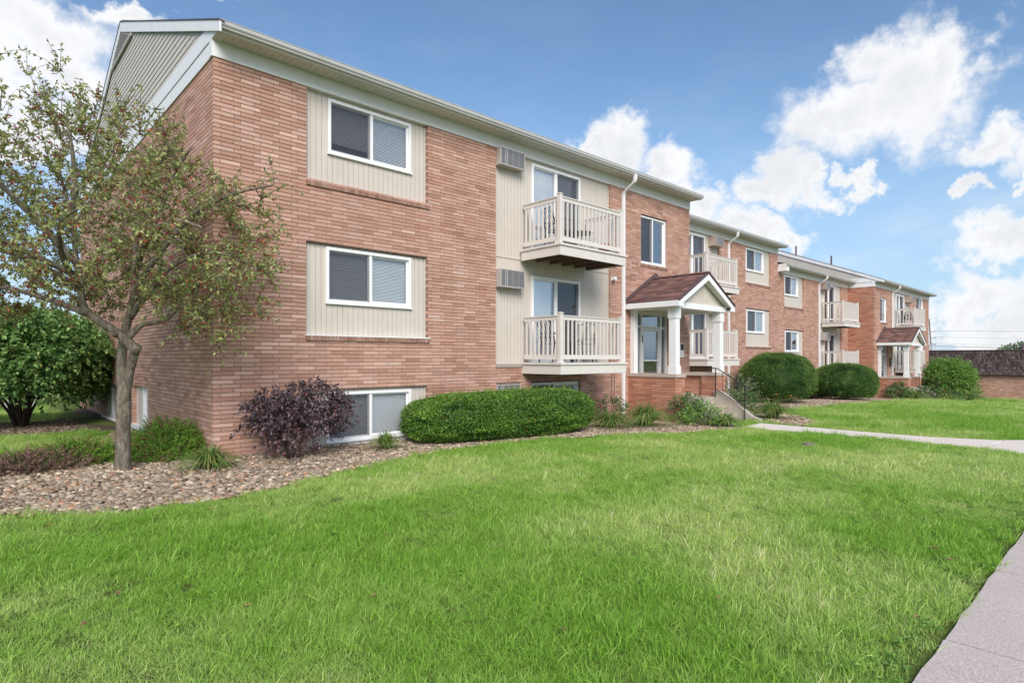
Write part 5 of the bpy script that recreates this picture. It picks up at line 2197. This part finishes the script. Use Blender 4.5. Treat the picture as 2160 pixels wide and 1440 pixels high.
# crown envelope: targets pulled to the nearest wood, twigs with leaves and fruit
r_ = np.random.default_rng(101)
TG = []
while len(TG) < 600:
    q = r_.uniform(-1, 1, 3)
    if (q ** 2).sum() > 1:
        continue
    if (q ** 2).sum() < .16 and r_.random() < .7:
        continue
    rr, dd, zz = -.45 + q[0] * 2.65, q[1] * 1.9, 3.36 + q[2] * 1.60
    zz -= .16 * max(0, rr - .2) ** 1.2 * .9
    if rr > .9 and zz > 4.05 - .2 * (rr - .9):
        continue
    if zz < 2.15 + (.25 if abs(rr) < .8 else 0):
        continue
    TG.append(tp(rr, dd, zz))
for e in ((-1.55, -.4, 5.25), (-1.15, .0, 5.1), (-.45, .1, 4.95), (-.1, .0, 4.75), (.55, .1, 4.45), (2.08, -.05, 4.02), (2.05, -.2, 2.95), (1.95, -.2, 2.45), (1.2, -.2, 1.98), (.9, -.2, 2.08), (2.12, -.1, 3.3), (.75, .1, 2.02), (1.35, -.1, 1.92), (-1.9, -.3, 5.0), (-1.6, -.2, 5.6), (-1.3, 0, 5.45), (-.85, 0, 5.5), (-1.0, .1, 5.2), (-1.8, 0, 5.3), (-.4, .1, 5.2), (-.05, .1, 5.0), (-2.0, 0, 5.5), (1.35, -.1, 1.72), (1.42, -.2, 1.9), (1.9, -.1, 2.2), (1.7, 0, 2.3), (1.0, 0, 2.3), (1.25, .2, 2.15), (1.6, -.3, 2.0), (.7, -.2, 2.45), (-1.6, -.2, 2.3), (-1.3, -.3, 2.2), (-1.0, 0, 2.4), (-1.8, .1, 2.4), (-.7, .2, 2.45)):
    TG.append(tp(*e))
TG = np.array(TG)
cen = np.array(tp(-.2, 0, 2.4))
order = np.argsort(np.linalg.norm(TG - cen, axis=1))
br = MB()
twl_P, twl_D, berries = [], [], []
for oi in order:
    T_ = TG[oi]
    SP = np.array(sk_.p)
    dist = np.linalg.norm(SP - T_, axis=1)
    # joins prefer wood that lies inwards of the target
    inward = np.linalg.norm(SP - cen, axis=1)
    j = int(np.argmin(dist + .35 * np.maximum(0, inward - np.linalg.norm(T_ - cen))))
    A = SP[j]
    ln = np.linalg.norm(T_ - A)
    if ln < .04:
        continue
    mid = (A + T_) / 2 + r_.normal(0, .09, 3) * ln + np.array([0, 0, .10 * ln])
    m2 = (mid + T_) / 2 + r_.normal(0, .04, 3) * ln + np.array([0, 0, .04 * ln])
    r0 = min(sk_.r[j] * .8, .006 + .011 * ln)
    pts = [A, (A + mid) / 2 + r_.normal(0, .03, 3) * ln, mid, m2, T_]
    br.tube(pts, [r0, r0 * .85, r0 * .7, r0 * .5, .0032], 5, cap=False)
    base = j
    for i, p in enumerate(pts[1:]):
        sk_.p.append(np.array(p))
        sk_.par.append(base)
        sk_.r.append(r0 * (.85 - .15 * i))
    out = unit((T_ - cen)[None])[0]
    for k in range(r_.integers(4, 8)):
        q = r_.random()
        st_ = T_ + (m2 - T_) * (q if k else 0)
        d = unit((out * .55 + r_.normal(size=3) * .75 + np.array([0, 0, -.05 if T_[2] < 4.2 else .55]))[None])[0]
        tl = r_.uniform(.16, .42) * (1.15 if T_[2] > 4.3 else 1.0)
        e1 = st_ + d * tl * .5
        e2 = st_ + d * tl - np.array([0, 0, .22 * tl * r_.random()])
        br.tube([st_, e1, e2], [.0036, .003, .0018], 4, cap=False)
        nl = r_.integers(6, 11)
        for s in r_.random(nl):
            p = st_ + (e1 - st_) * (2 * s) if s < .5 else e1 + (e2 - e1) * (2 * s - 1)
            twl_P.append(p)
            twl_D.append(d * .6 + r_.normal(size=3) * .8 + np.array([0, 0, -.25]))
        if r_.random() < .62:
            for s in r_.random(r_.integers(1, 4)):
                p = st_ + (e2 - st_) * s
                for kk in range(r_.integers(2, 6)):
                    berries.append(p + np.append(r_.normal(0, .016, 2), -abs(r_.normal(.028, .012))))
br.build('branches', 'bark', tree, RT, normals=False)
twl_P, twl_D = np.array(twl_P), np.array(twl_D)
nl = len(twl_P)
tt = tint_arr(nl, .24, 1.0, .035, .5)
arr = leaf_arrays(twl_P, twl_D, rng.uniform(.042, .085, nl), rng.uniform(.022, .040, nl), tt, .22, None, .18)
crown = np_mesh('crown', arr[0], arr[1], 'crab_leaf', arr[2], tree, root=RT)
berries = np.array(berries)
ico_bm = bmesh.new()
bmesh.ops.create_icosphere(ico_bm, subdivisions=1, radius=1.0)
IV = np.array([v.co[:] for v in ico_bm.verts])
IF = np.array([[v.index for v in f.verts] for f in ico_bm.faces])
ico_bm.free()


def blobs(P, S, tint, VV, FF, rotz=None):
    n = len(P)
    Q = VV[None] * S[:, None, :]
    if rotz is not None:
        c, s = np.cos(rotz)[:, None], np.sin(rotz)[:, None]
        Q = np.stack([Q[..., 0] * c - Q[..., 1] * s, Q[..., 0] * s + Q[..., 1] * c, Q[..., 2]], -1)
    Vv = (Q + P[:, None]).reshape(-1, 3)
    Ff = (FF[None] + (np.arange(n) * len(VV))[:, None, None]).reshape(-1, FF.shape[1])
    return Vv, Ff, np.repeat(tint, len(VV), 0)


arr = blobs(berries, np.repeat(rng.uniform(.0065, .0098, len(berries))[:, None], 3, 1), tint_arr(len(berries), .2), IV, IF)
np_mesh('berries', arr[0], arr[1], 'berry', arr[2], tree, kind='stuff', smooth=True, root=RT)

# ------------------------------------------------------------------ trees far away
def far_tree(label, c, base, rad, h, n, L, seed, mat='far_leaf', trunk_h=None, name='tree', group='trees in the distance'):
    ob = empty(name, (c[0], c[1], base), label, 'tree', group)
    rt = (c[0], c[1], base)
    th = trunk_h or h * .35
    m = MB()
    m.tube([(c[0], c[1], base - .2), (c[0] + .1, c[1], base + th), (c[0], c[1] + .1, base + h * .7)], [rad * .09, rad * .06, rad * .03], 8)
    for i in range(7):
        a = 6.283 * i / 7
        m.tube([(c[0], c[1], base + th), (c[0] + math.cos(a) * rad * .5, c[1] + math.sin(a) * rad * .5, base + h * .65)], [rad * .04, rad * .015], 6)
    m.build('trunk', 'bark_dark', ob, rt, smooth=True)
    cz = base + (th + h) / 2
    arr, _ = sprays((c[0], c[1], cz), (rad, rad, (h - th) * .55), n, 8, L, L * .6, rad * .18, seed, .25, (0, 0, .2), .3, .2, dict(third=.05), -.9)
    np_mesh('crown', *arr[:2], mat, arr[2], ob, root=rt)
    return ob


p = cdir(2172, 95)
far_tree('distant round tree with hazy crown beyond the roof of the low dark building', p, -2.0, 4.6, 5.5, 1300, .32, 111, trunk_h=1.2)
p = cdir(2116, 97)
far_tree('small low crown at the left edge of the distant tree clump', p, -2.0, 2.4, 3.5, 500, .26, 116, trunk_h=.8)
bh = [((-4.2, 24.0), 2.6, 4.2), ((-8.6, 21.0), 2.6, 4.0), ((-12.5, 20.0), 2.8, 5.0), ((-.6, 27.5), 2.4, 3.6)]
labs = ['middle dark tree of the row behind the big green shrub', 'dark tree behind the left edge of the big green shrub', 'tall dark tree beyond the left lawn', 'low dark tree at the rear corner of the end wall']
for i, (c, r_h, hh) in enumerate(bh):
    far_tree(labs[i], c, gs(*c), r_h, hh, 900, .20, 120 + i, 'viburnum_leaf', .7)
# pale fence posts seen under the shrub
fe = empty('fence', (-2.6, 17.5, gs(-2.6, 17.5)), 'white post fence glimpsed under the big green shrub', 'fence')
rf_ = (-2.6, 17.5, gs(-2.6, 17.5))
zf_ = gs(-2.6, 17.5)
for i in range(8):
    x = -5.4 + i * .75
    m = MB()
    m.box(x, x + .12, 17.45, 17.57, zf_ - .1, zf_ + .95)
    m.build('post', 'white_trim', fe, rf_)
m = MB()
m.box(-5.4, -.03, 17.57, 17.61, zf_ + .55, zf_ + .68)
m.build('rail', 'white_trim', fe, rf_)

# ------------------------------------------------------------------ river stones
def stone_variant(seed):
    r = np.random.default_rng(seed)
    bm = bmesh.new()
    bmesh.ops.create_uvsphere(bm, u_segments=8, v_segments=4, radius=1.0)
    V_ = np.array([v.co[:] for v in bm.verts])
    F_ = [[v.index for v in f.verts] for f in bm.faces]
    bm.free()
    V_ = V_ * (1 + r.normal(0, .07, (len(V_), 1)))
    V_ = np.sign(V_) * np.abs(V_) ** .9
    tri = []
    for f in F_:
        for k in range(1, len(f) - 1):
            tri.append((f[0], f[k], f[k + 1]))
    return V_, np.array(tri)


SV = [stone_variant(s) for s in range(8)]


def bed_points(poly, dens, seed, extra=None):
    r = np.random.default_rng(seed)
    x0, x1 = min(p[0] for p in poly), max(p[0] for p in poly)
    y0, y1 = min(p[1] for p in poly), max(p[1] for p in poly)
    n = int((x1 - x0) * (y1 - y0) * dens)
    x, y = r.uniform(x0, x1, n), r.uniform(y0, y1, n)
    k = inpoly(x + r.normal(0, .03, n), y + r.normal(0, .03, n), poly)
    if extra is not None:
        k &= extra(x, y)
    return x[k], y[k], r


def stone_tints(n, r):
    t_ = np.zeros((n, 3))
    t_[:, 0] = np.clip(r.normal(.98, .27, n), .40, 1.6)
    t_[:, 1] = r.random(n) ** .8
    t_[:, 2] = np.where(r.random(n) < .13, r.uniform(.3, 1, n), 0)
    w = r.random(n) < .05
    t_[w, 0] = 1.5
    t_[w, 1] = 1
    t_[w, 2] = 0
    return t_


x, y, r = bed_points(BED_A, 720, 201, lambda x, y: (y < .18) | (x < .0))
n = len(x)
S = np.stack([r.uniform(.020, .046, n), r.uniform(.016, .034, n), r.uniform(.010, .021, n)], 1)
big = r.random(n) < .10
S[big] *= 1.45
Pz = g(x, y) + .008 + r.uniform(0, .024, n)
dcam = np.hypot(x - CAMX, y - CAMY)
u_, v_ = cam_px(x, y, Pz)
inframe = (u_ > 5) & (v_ < 1100)
score = S[:, 0] / dcam - np.where(inframe & (v_ > 985), 0, 1)
best = np.argsort(-score)[:300]
rest = np.setdiff1d(np.arange(n), best)
tt = stone_tints(n, r)
rot = r.uniform(0, 6.283, n)
parts = []
P_ = np.stack([x, y, Pz], 1)
for k in range(8):
    sel = rest[rest % 8 == k]
    near = sel[dcam[sel] < 16]
    parts.append(blobs(P_[near], S[near], tt[near], SV[k][0], SV[k][1], rot[near]))
arr = join(parts)
np_mesh('stones', arr[0], arr[1], 'stone', arr[2], bedA, kind='stuff', smooth=True)
STM = {}
for i in best:
    vi, ti = int(r.integers(0, 8)), int(r.integers(0, 12))
    if (vi, ti) not in STM:
        me = bpy.data.meshes.new('stone')
        me.from_pydata(SV[vi][0].tolist(), [], SV[vi][1].tolist())
        at = me.color_attributes.new('tint', 'FLOAT_COLOR', 'POINT')
        c_ = stone_tints(1, r)[0]
        for q in at.data:
            q.color = (*c_, 1)
        me.materials.append(MATS['stone'])
        me.polygons.foreach_set('use_smooth', [True] * len(me.polygons))
        STM[(vi, ti)] = me
    o = bpy.data.objects.new('stone', STM[(vi, ti)])
    C.objects.link(o)
    o.parent = bedA
    o.location = (x[i], y[i], Pz[i])
    o.scale = tuple(S[i])
    o.rotation_euler = (r.uniform(-.25, .25), r.uniform(-.25, .25), rot[i])
for poly, bed, dens, seed in ((BED_B, bedB, 300, 202), (BED_C, bedC, 150, 203)):
    x, y, r = bed_points(poly, dens, seed, lambda x, y: y < .9)
    n = len(x)
    S = np.stack([r.uniform(.03, .06, n), r.uniform(.025, .045, n), r.uniform(.014, .028, n)], 1)
    arr = blobs(np.stack([x, y, g(x, y) + .015 + r.uniform(0, .02, n)], 1), S, stone_tints(n, r), IV, IF, r.uniform(0, 6.28, n))
    np_mesh('stones', arr[0], arr[1], 'stone', arr[2], bed, kind='stuff', smooth=True)
# bark chips and small stones round the big shrub and along the end wall
x, y, r = bed_points(BED_V, 330, 204)
n = len(x)
S = np.stack([r.uniform(.02, .05, n), r.uniform(.01, .022, n), r.uniform(.006, .012, n)], 1)
arr = blobs(np.stack([x, y, g(x, y) + .016 + r.uniform(0, .012, n)], 1), S, stone_tints(n, r) * np.array([.62, 1, 1]), IV, IF, r.uniform(0, 6.28, n))
np_mesh('chips', arr[0], arr[1], 'stone', arr[2], bedV, kind='stuff', smooth=False)

# ------------------------------------------------------------------ grass
tuft_col = bpy.data.collections.new('grass_tufts')


def tuft(seed, blades, rad, h, wide):
    r = np.random.default_rng(seed)
    seg = 4
    n = blades
    a = r.uniform(0, 6.283, n)
    p0 = r.normal(0, rad * .5, (n, 2))
    lean = np.abs(r.normal(.75, .42, n))
    hh = h * r.uniform(.45, 1.1, n)
    s = np.linspace(0, 1, seg)[None, :]
    out = hh[:, None] * lean[:, None] * s ** 1.7
    zz = hh[:, None] * (s - .28 * lean[:, None] * s ** 2.2) - .01
    w = wide * r.uniform(.7, 1.3, n)[:, None] * np.array([.8, 1.0, .75, .10])[None]
    ca, sa = np.cos(a)[:, None], np.sin(a)[:, None]
    f = a + r.uniform(-1.2, 1.2, n) + 1.57
    cf, sf = np.cos(f)[:, None], np.sin(f)[:, None]
    cx, cy = p0[:, :1] + ca * out, p0[:, 1:] + sa * out
    Lf = np.stack([cx + cf * w, cy + sf * w, zz], -1)
    Rt = np.stack([cx - cf * w, cy - sf * w, zz], -1)
    V_ = np.stack([Lf, Rt], 2).reshape(-1, 3)
    F_ = []
    for i in range(n):
        o = i * seg * 2
        for k in range(seg - 1):
            F_.append((o + 2 * k, o + 2 * k + 1, o + 2 * k + 3, o + 2 * k + 2))
    t_ = tint_arr(n, .20, 1.0, .22)
    o = np_mesh('grass_tuft', V_, np.array(F_), 'grass_blade', np.repeat(t_, seg * 2, 0))
    C.objects.unlink(o)
    tuft_col.objects.link(o)
    return o


for i in range(8):
    tuft(300 + i, 32, .060, .052, .0015)
for i in range(3):
    tuft(320 + i, 24, .055, .098, .0023)

ng = bpy.data.node_groups.new('scatter_grass', 'GeometryNodeTree')
ng.interface.new_socket('Geometry', in_out='INPUT', socket_type='NodeSocketGeometry')
ng.interface.new_socket('Geometry', in_out='OUTPUT', socket_type='NodeSocketGeometry')
gi, go = ng.nodes.new('NodeGroupInput'), ng.nodes.new('NodeGroupOutput')
iop = ng.nodes.new('GeometryNodeInstanceOnPoints')
ci = ng.nodes.new('GeometryNodeCollectionInfo')
ci.inputs['Collection'].default_value = tuft_col
ci.inputs['Separate Children'].default_value = True
ci.inputs['Reset Children'].default_value = True


def nattr(nm, ty):
    nd = ng.nodes.new('GeometryNodeInputNamedAttribute')
    nd.data_type = ty
    nd.inputs['Name'].default_value = nm
    return [o for o in nd.outputs if o.enabled and o.name == 'Attribute'][0]


L_ = ng.links.new
L_(gi.outputs[0], iop.inputs['Points'])
L_(ci.outputs[0], iop.inputs['Instance'])
iop.inputs['Pick Instance'].default_value = True
L_(nattr('var', 'INT'), iop.inputs['Instance Index'])
L_(nattr('rot', 'FLOAT_VECTOR'), iop.inputs['Rotation'])
L_(nattr('scl', 'FLOAT_VECTOR'), iop.inputs['Scale'])
L_(iop.outputs[0], go.inputs[0])


def grass(name, x, y, scl, label_kind, r, big=.20):
    n = len(x)
    me = bpy.data.meshes.new(name)
    me.vertices.add(n)
    me.vertices.foreach_set('co', np.stack([x, y, g(x, y)], 1).astype(np.float32).ravel())
    # worn, pale and lush patches of the lawn
    pat = .55 * vnoise(x, y, 1.7, 5) + .28 * vnoise(x, y, .55, 6) + .30 * vnoise(x, y, 4.6, 7) + r.normal(0, .07, n)
    pat = np.clip((pat - .37) / .42, 0, 1)
    lush = vnoise(x, y, .7, 9) * .6 + vnoise(x, y, .22, 10) * .4
    for nm, ty, arr_ in (('patch', 'FLOAT', pat), ('var', 'INT', np.where(r.random(n) < big * np.clip((lush - .25) * 3, 0, 2.2), r.integers(8, 11, n), r.integers(0, 8, n)))):
        at = me.attributes.new(nm, ty, 'POINT')
        at.data.foreach_set('value', arr_.astype(np.int32 if ty == 'INT' else np.float32))
    at = me.attributes.new('rot', 'FLOAT_VECTOR', 'POINT')
    at.data.foreach_set('vector', np.stack([r.normal(0, .12, n), r.normal(0, .12, n), r.uniform(0, 6.283, n)], 1).astype(np.float32).ravel())
    at = me.attributes.new('scl', 'FLOAT_VECTOR', 'POINT')
    s = scl * r.uniform(.70, 1.30, n) * (.50 + .95 * lush)
    at.data.foreach_set('vector', np.stack([scl * np.ones(n), scl * np.ones(n), s], 1).astype(np.float32).ravel())
    o = link(name, me, None, 'stuff')
    tag(o, label_kind, 'grass')
    md = o.modifiers.new('scatter', 'NODES')
    md.node_group = ng
    return o


AVOID = [BED_A, BED_B, BED_C, BED_V, PATH, PATH_C]


def lawn_pts(x0, x1, y0, y1, dens, r, dmin, dmax, wedge=True):
    n = int((x1 - x0) * (y1 - y0) * dens)
    x, y = r.uniform(x0, x1, n), r.uniform(y0, y1, n)
    d = np.hypot(x - CAMX, y - CAMY)
    k = (d >= dmin) & (d < dmax) & (y > WALK_Y + .012 + .02 * vnoise(x, y, .3, 3))
    dx, dy = x - CAMX, y - CAMY
    X_, Y_ = dx * .7307 - dy * .6828, dx * .6827 + dy * .7307
    if wedge:
        k &= (np.abs(X_) < Y_ * .95 + 2.0) & (Y_ > -1)
    k &= ~((y > .15) & (x > 0) & (x < 13.8)) & ~((y > 1.7) & (x > 0) & (x < 46)) & ~((y > .4) & (x > 33.9) & (x < 46)) & (x < 51.6) & ~((x > 49.55) & (x < 50.65))
    x, y, d = x[k], y[k], d[k]
    wear = np.clip((WALK_Y + .30 * vnoise(x, y, .45, 21) - y) / .20, 0, .75)
    k = r.random(len(x)) > wear
    x, y, d = x[k], y[k], d[k]
    for pl in AVOID:
        jx, jy = r.normal(0, .035, len(x)), r.normal(0, .035, len(x))
        k = ~inpoly(x + jx, y + jy, pl)
        x, y, d = x[k], y[k], d[k]
    return x, y


r = np.random.default_rng(401)
sets = []
for (x0, x1, y0, y1, dens, dmin, dmax, sc) in ((-8, 4, WALK_Y, -1, 780, 0, 4.5, 1.0), (-9, 8, WALK_Y, 3, 520, 4.5, 9.0, 1.08),
                                              (-6, 18, WALK_Y, 6, 320, 9.0, 16.0, 1.22), (-6, 34, WALK_Y, 16, 170, 16.0, 28.0, 1.5), (14, 51.6, -26, 2, 70, 28.0, 62.0, 2.1)):
    x, y = lawn_pts(x0, x1, y0, y1, dens, r, dmin, dmax)
    sets.append((x, y, np.full(len(x), sc)))
# clear of the path on the far side
x = np.concatenate([q[0] for q in sets])
y = np.concatenate([q[1] for q in sets])
sc = np.concatenate([q[2] for q in sets])
L1 = x < 11.4
grass('grass', x[L1], y[L1], sc[L1], 'short mown grass of the front lawn', r)
grass('grass', x[~L1], y[~L1], sc[~L1], 'short mown grass beyond the front path', r)
print('grass tufts', len(x))

# dead leaves and dandelions in the lawn
lv = MB()
rr = random.Random(5)
spots = [(-2.3, -5.6), (-2.1, -5.2), (-1.6, -6.0), (-.9, -6.4), (-.2, -5.3), (.3, -6.2), (-1.2, -4.6), (1.8, -6.8), (2.9, -8.6), (2.6, -8.75), (1.2, -8.8), (3.6, -8.5), (.6, -7.9), (-1.9, -7.2), (-.4, -7.5), (-1.5, -3.3), (-1.0, -3.4), (.2, -3.2), (-2.3, -3.0)]
for (x0, y0) in spots:
    z0 = gs(x0, y0) + .050
    a = rr.uniform(0, 6.28)
    c, s_ = math.cos(a), math.sin(a)
    L = rr.uniform(.02, .04)
    lv.add([(x0, y0, z0), (x0 + c * L - s_ * L * .5, y0 + s_ * L + c * L * .5, z0 + .012), (x0 + c * L * 2, y0 + s_ * L * 2, z0 + .002), (x0 + c * L + s_ * L * .5, y0 + s_ * L - c * L * .5, z0 + .014)], [(0, 1, 2), (0, 2, 3)],
           (rr.uniform(.8, 1.5), rr.random(), 0))
tag(lv.build('fallen_leaves', 'dead_leaf', None), 'withered brown leaves scattered in the lawn', 'leaves', None, 'stuff')
for i, (x0, y0) in enumerate(((4.8, -3.6), (5.9, -3.7), (7.3, -3.4))):
    z0 = gs(x0, y0)
    m = MB()
    m.tube([(x0, y0, z0), (x0 + .005, y0, z0 + .075)], .002, 5)
    for k in range(12):
        a = 6.283 * k / 12
        m.add([(x0, y0, z0 + .075), (x0 + math.cos(a - .2) * .018, y0 + math.sin(a - .2) * .018, z0 + .082), (x0 + math.cos(a + .2) * .018, y0 + math.sin(a + .2) * .018, z0 + .082)], [(0, 1, 2)])
    tag(m.build('dandelion', 'yellow_petal', None), ('leftmost tiny dandelion in the front lawn', 'tiny dandelion between two others in the front lawn', 'rightmost tiny dandelion in the front lawn')[i], 'flower', 'dandelions in the lawn')

# broad-leaved weeds in the worn strip beside the walk and here and there in the lawn
rw = np.random.default_rng(77)
wp = [(rw.uniform(-.6, 7), WALK_Y + abs(rw.normal(.10, .13)) + .03) for _ in range(95)] + [(rw.uniform(-3, 6), rw.uniform(-8.4, -3.5)) for _ in range(60)]
WP, WD = [], []
for (x0, y0) in wp:
    for q in range(rw.integers(4, 9)):
        a = rw.uniform(0, 6.283)
        WP.append((x0 + math.cos(a) * .012, y0 + math.sin(a) * .012, gs(x0, y0) + rw.uniform(.012, .045)))
        WD.append((math.cos(a), math.sin(a), rw.uniform(.05, .6)))
n = len(WP)
arr = leaf_arrays(np.array(WP), np.array(WD), rw.uniform(.025, .055, n), rw.uniform(.014, .030, n), tint_arr(n, .2, 1.0, .05), .12, np.tile([[0, 0, 1.0]], (n, 1)), .25)
tag(np_mesh('weeds', arr[0], arr[1], 'bush_leaf', arr[2], None, 'stuff'), 'broad-leaved weeds among the grass beside the front walk', 'weeds')
# litter on the stones
rl = np.random.default_rng(78)
lx_, ly_, _ = bed_points(BED_A, 14, 79, lambda x, y: y < .1)
n = len(lx_)
aa = rl.uniform(0, 6.283, n)
arr = leaf_arrays(np.stack([lx_, ly_, g(lx_, ly_) + .045], 1), np.stack([np.cos(aa), np.sin(aa), rl.normal(.1, .25, n)], 1), rl.uniform(.03, .06, n), rl.uniform(.018, .032, n), tint_arr(n, .25, 1.1, 0), .3, np.tile([[0, 0, 1.0]], (n, 1)), .1)
np_mesh('leaf_litter', arr[0], arr[1], 'dead_leaf', None, bedA, 'stuff')

# valve lid in the lawn
m = MB()
lx, ly = 8.79, -5.40
lz = gs(lx, ly)
m.prism([(lx + math.cos(q / 14 * 6.283) * .16, ly + math.sin(q / 14 * 6.283) * .11) for q in range(14)], 'z', lz, lz + .052)
m.prism([(lx + math.cos(q / 14 * 6.283) * .13, ly + math.sin(q / 14 * 6.283) * .085) for q in range(14)], 'z', lz + .0521, lz + .058)
tag(m.build('valve_lid', 'plastic_lid', None), 'brown valve box lid set flush in the front lawn near the path', 'lid')

# ------------------------------------------------------------------ balcony furniture
def chair(label, loc, rz):
    t_ = empty('patio_chair', loc, label, 'chair', 'dark metal chairs on the balconies')
    t_.rotation_euler = (0, 0, rz)
    rt = (0, 0, 0)
    w, d = .50, .46
    m = MB()
    for i in range(6):
        y = -d / 2 + d * i / 5
        m.box(-w / 2, w / 2, y - .026, y + .026, .425, .440)
    m.build('seat', 'patio_metal', t_, rt)
    m = MB()
    for i in range(7):
        x = -w / 2 + .04 + (w - .08) * i / 6
        m.tube([(x, d / 2, .46), (x, d / 2 + .07, .70), (x, d / 2 + .13, .90)], .010, 5)
    m.tube([(-w / 2, d / 2 + .13, .90), (0, d / 2 + .135, .95), (w / 2, d / 2 + .13, .90)], .016, 6)
    m.tube([(-w / 2, d / 2 + .03, .56), (w / 2, d / 2 + .03, .56)], .012, 6)
    m.build('backrest', 'patio_metal', t_, rt)
    for sx in (-1, 1):
        x = sx * w / 2
        for pts in ([(x, -d / 2, .43), (x, -d / 2 - .04, 0)], [(x, d / 2 + .13, .90), (x, d / 2 + .02, .45), (x, d / 2 + .09, 0)]):
            m = MB()
            m.tube(pts, .014, 6)
            m.build('leg', 'patio_metal', t_, rt)
        m = MB()
        m.tube([(x, d / 2 + .06, .66), (x, 0, .67), (x, -d / 2, .64), (x, -d / 2, .44)], .014, 6)
        m.build('armrest', 'patio_metal', t_, rt)
    return t_


c0 = chair('dark metal chair at the left end of the lower balcony, turned towards the door', (7.05, -.62, 1.50), R(80))


def chair_copy(label, loc, rz):
    c = copy_tree(c0, None, loc, rz)
    c['label'] = label
    return c


chair_copy('dark metal chair at the right of the lower balcony, back to the wall', (8.20, -.45, 1.50), R(-60))
chair_copy('dark metal chair on the upper balcony by the vertical blinds', (7.25, -.55, 4.06), R(70))
chair_copy('left dark chair on the far upper balcony above the second porch', (38.9, .02, 3.50), R(20))
chair_copy('right dark chair on the far upper balcony above the second porch', (39.7, .0, 3.50), R(-30))


def table(label, loc):
    t_ = empty('patio_table', loc, label, 'table', 'small dark tables on the balconies')
    m = MB()
    m.prism([(math.cos(q / 20 * 6.283) * .30, math.sin(q / 20 * 6.283) * .30) for q in range(20)], 'z', .48, .50)
    m.build('tabletop', 'patio_metal', t_)
    for k in range(4):
        a = .785 + 1.571 * k
        m = MB()
        m.tube([(math.cos(a) * .24, math.sin(a) * .24, .48), (math.cos(a) * .28, math.sin(a) * .28, 0)], .012, 6)
        m.build('leg', 'patio_metal', t_)
    return t_


tb = table('small round dark table between the two chairs of the lower balcony', (7.62, -.55, 1.50))
t2 = copy_tree(tb, None, (7.95, -.55, 4.06))
t2['label'] = 'small round dark table on the upper balcony of the near building'
m = MB()
fp = empty('flower_pot', (8.52, -.80, 4.06), 'terracotta pot at the right end of the upper balcony', 'pot')
prof = [(.0, .0), (.10, .0), (.145, .22), (.165, .22), (.165, .27), (.14, .27), (.13, .23), (.0, .23)]
n = 16
vs, fs = [], []
for (r0, z0) in prof:
    for k in range(n):
        a = 6.283 * k / n
        vs.append((math.cos(a) * r0, math.sin(a) * r0, z0))
for i in range(len(prof) - 1):
    for k in range(n):
        fs.append((i * n + k, i * n + (k + 1) % n, (i + 1) * n + (k + 1) % n, (i + 1) * n + k))
m.add(vs, fs)
m.build('pot', 'terracotta', fp, smooth=True)
pl = empty('planter', (11.30, -1.16, 1.19), 'small dark square planter beside the column on the porch wall', 'planter')
pl.location = (10.93, -1.22, 1.191)
m = MB()
m.add([(-.07, -.07, 0), (.07, -.07, 0), (.07, .07, 0), (-.07, .07, 0), (-.095, -.095, .17), (.095, -.095, .17), (.095, .095, .17), (-.095, .095, .17)],
      [(0, 3, 2, 1), (4, 5, 6, 7), (0, 1, 5, 4), (1, 2, 6, 5), (2, 3, 7, 6), (3, 0, 4, 7)])
m.build('pot', 'unit_case', pl)
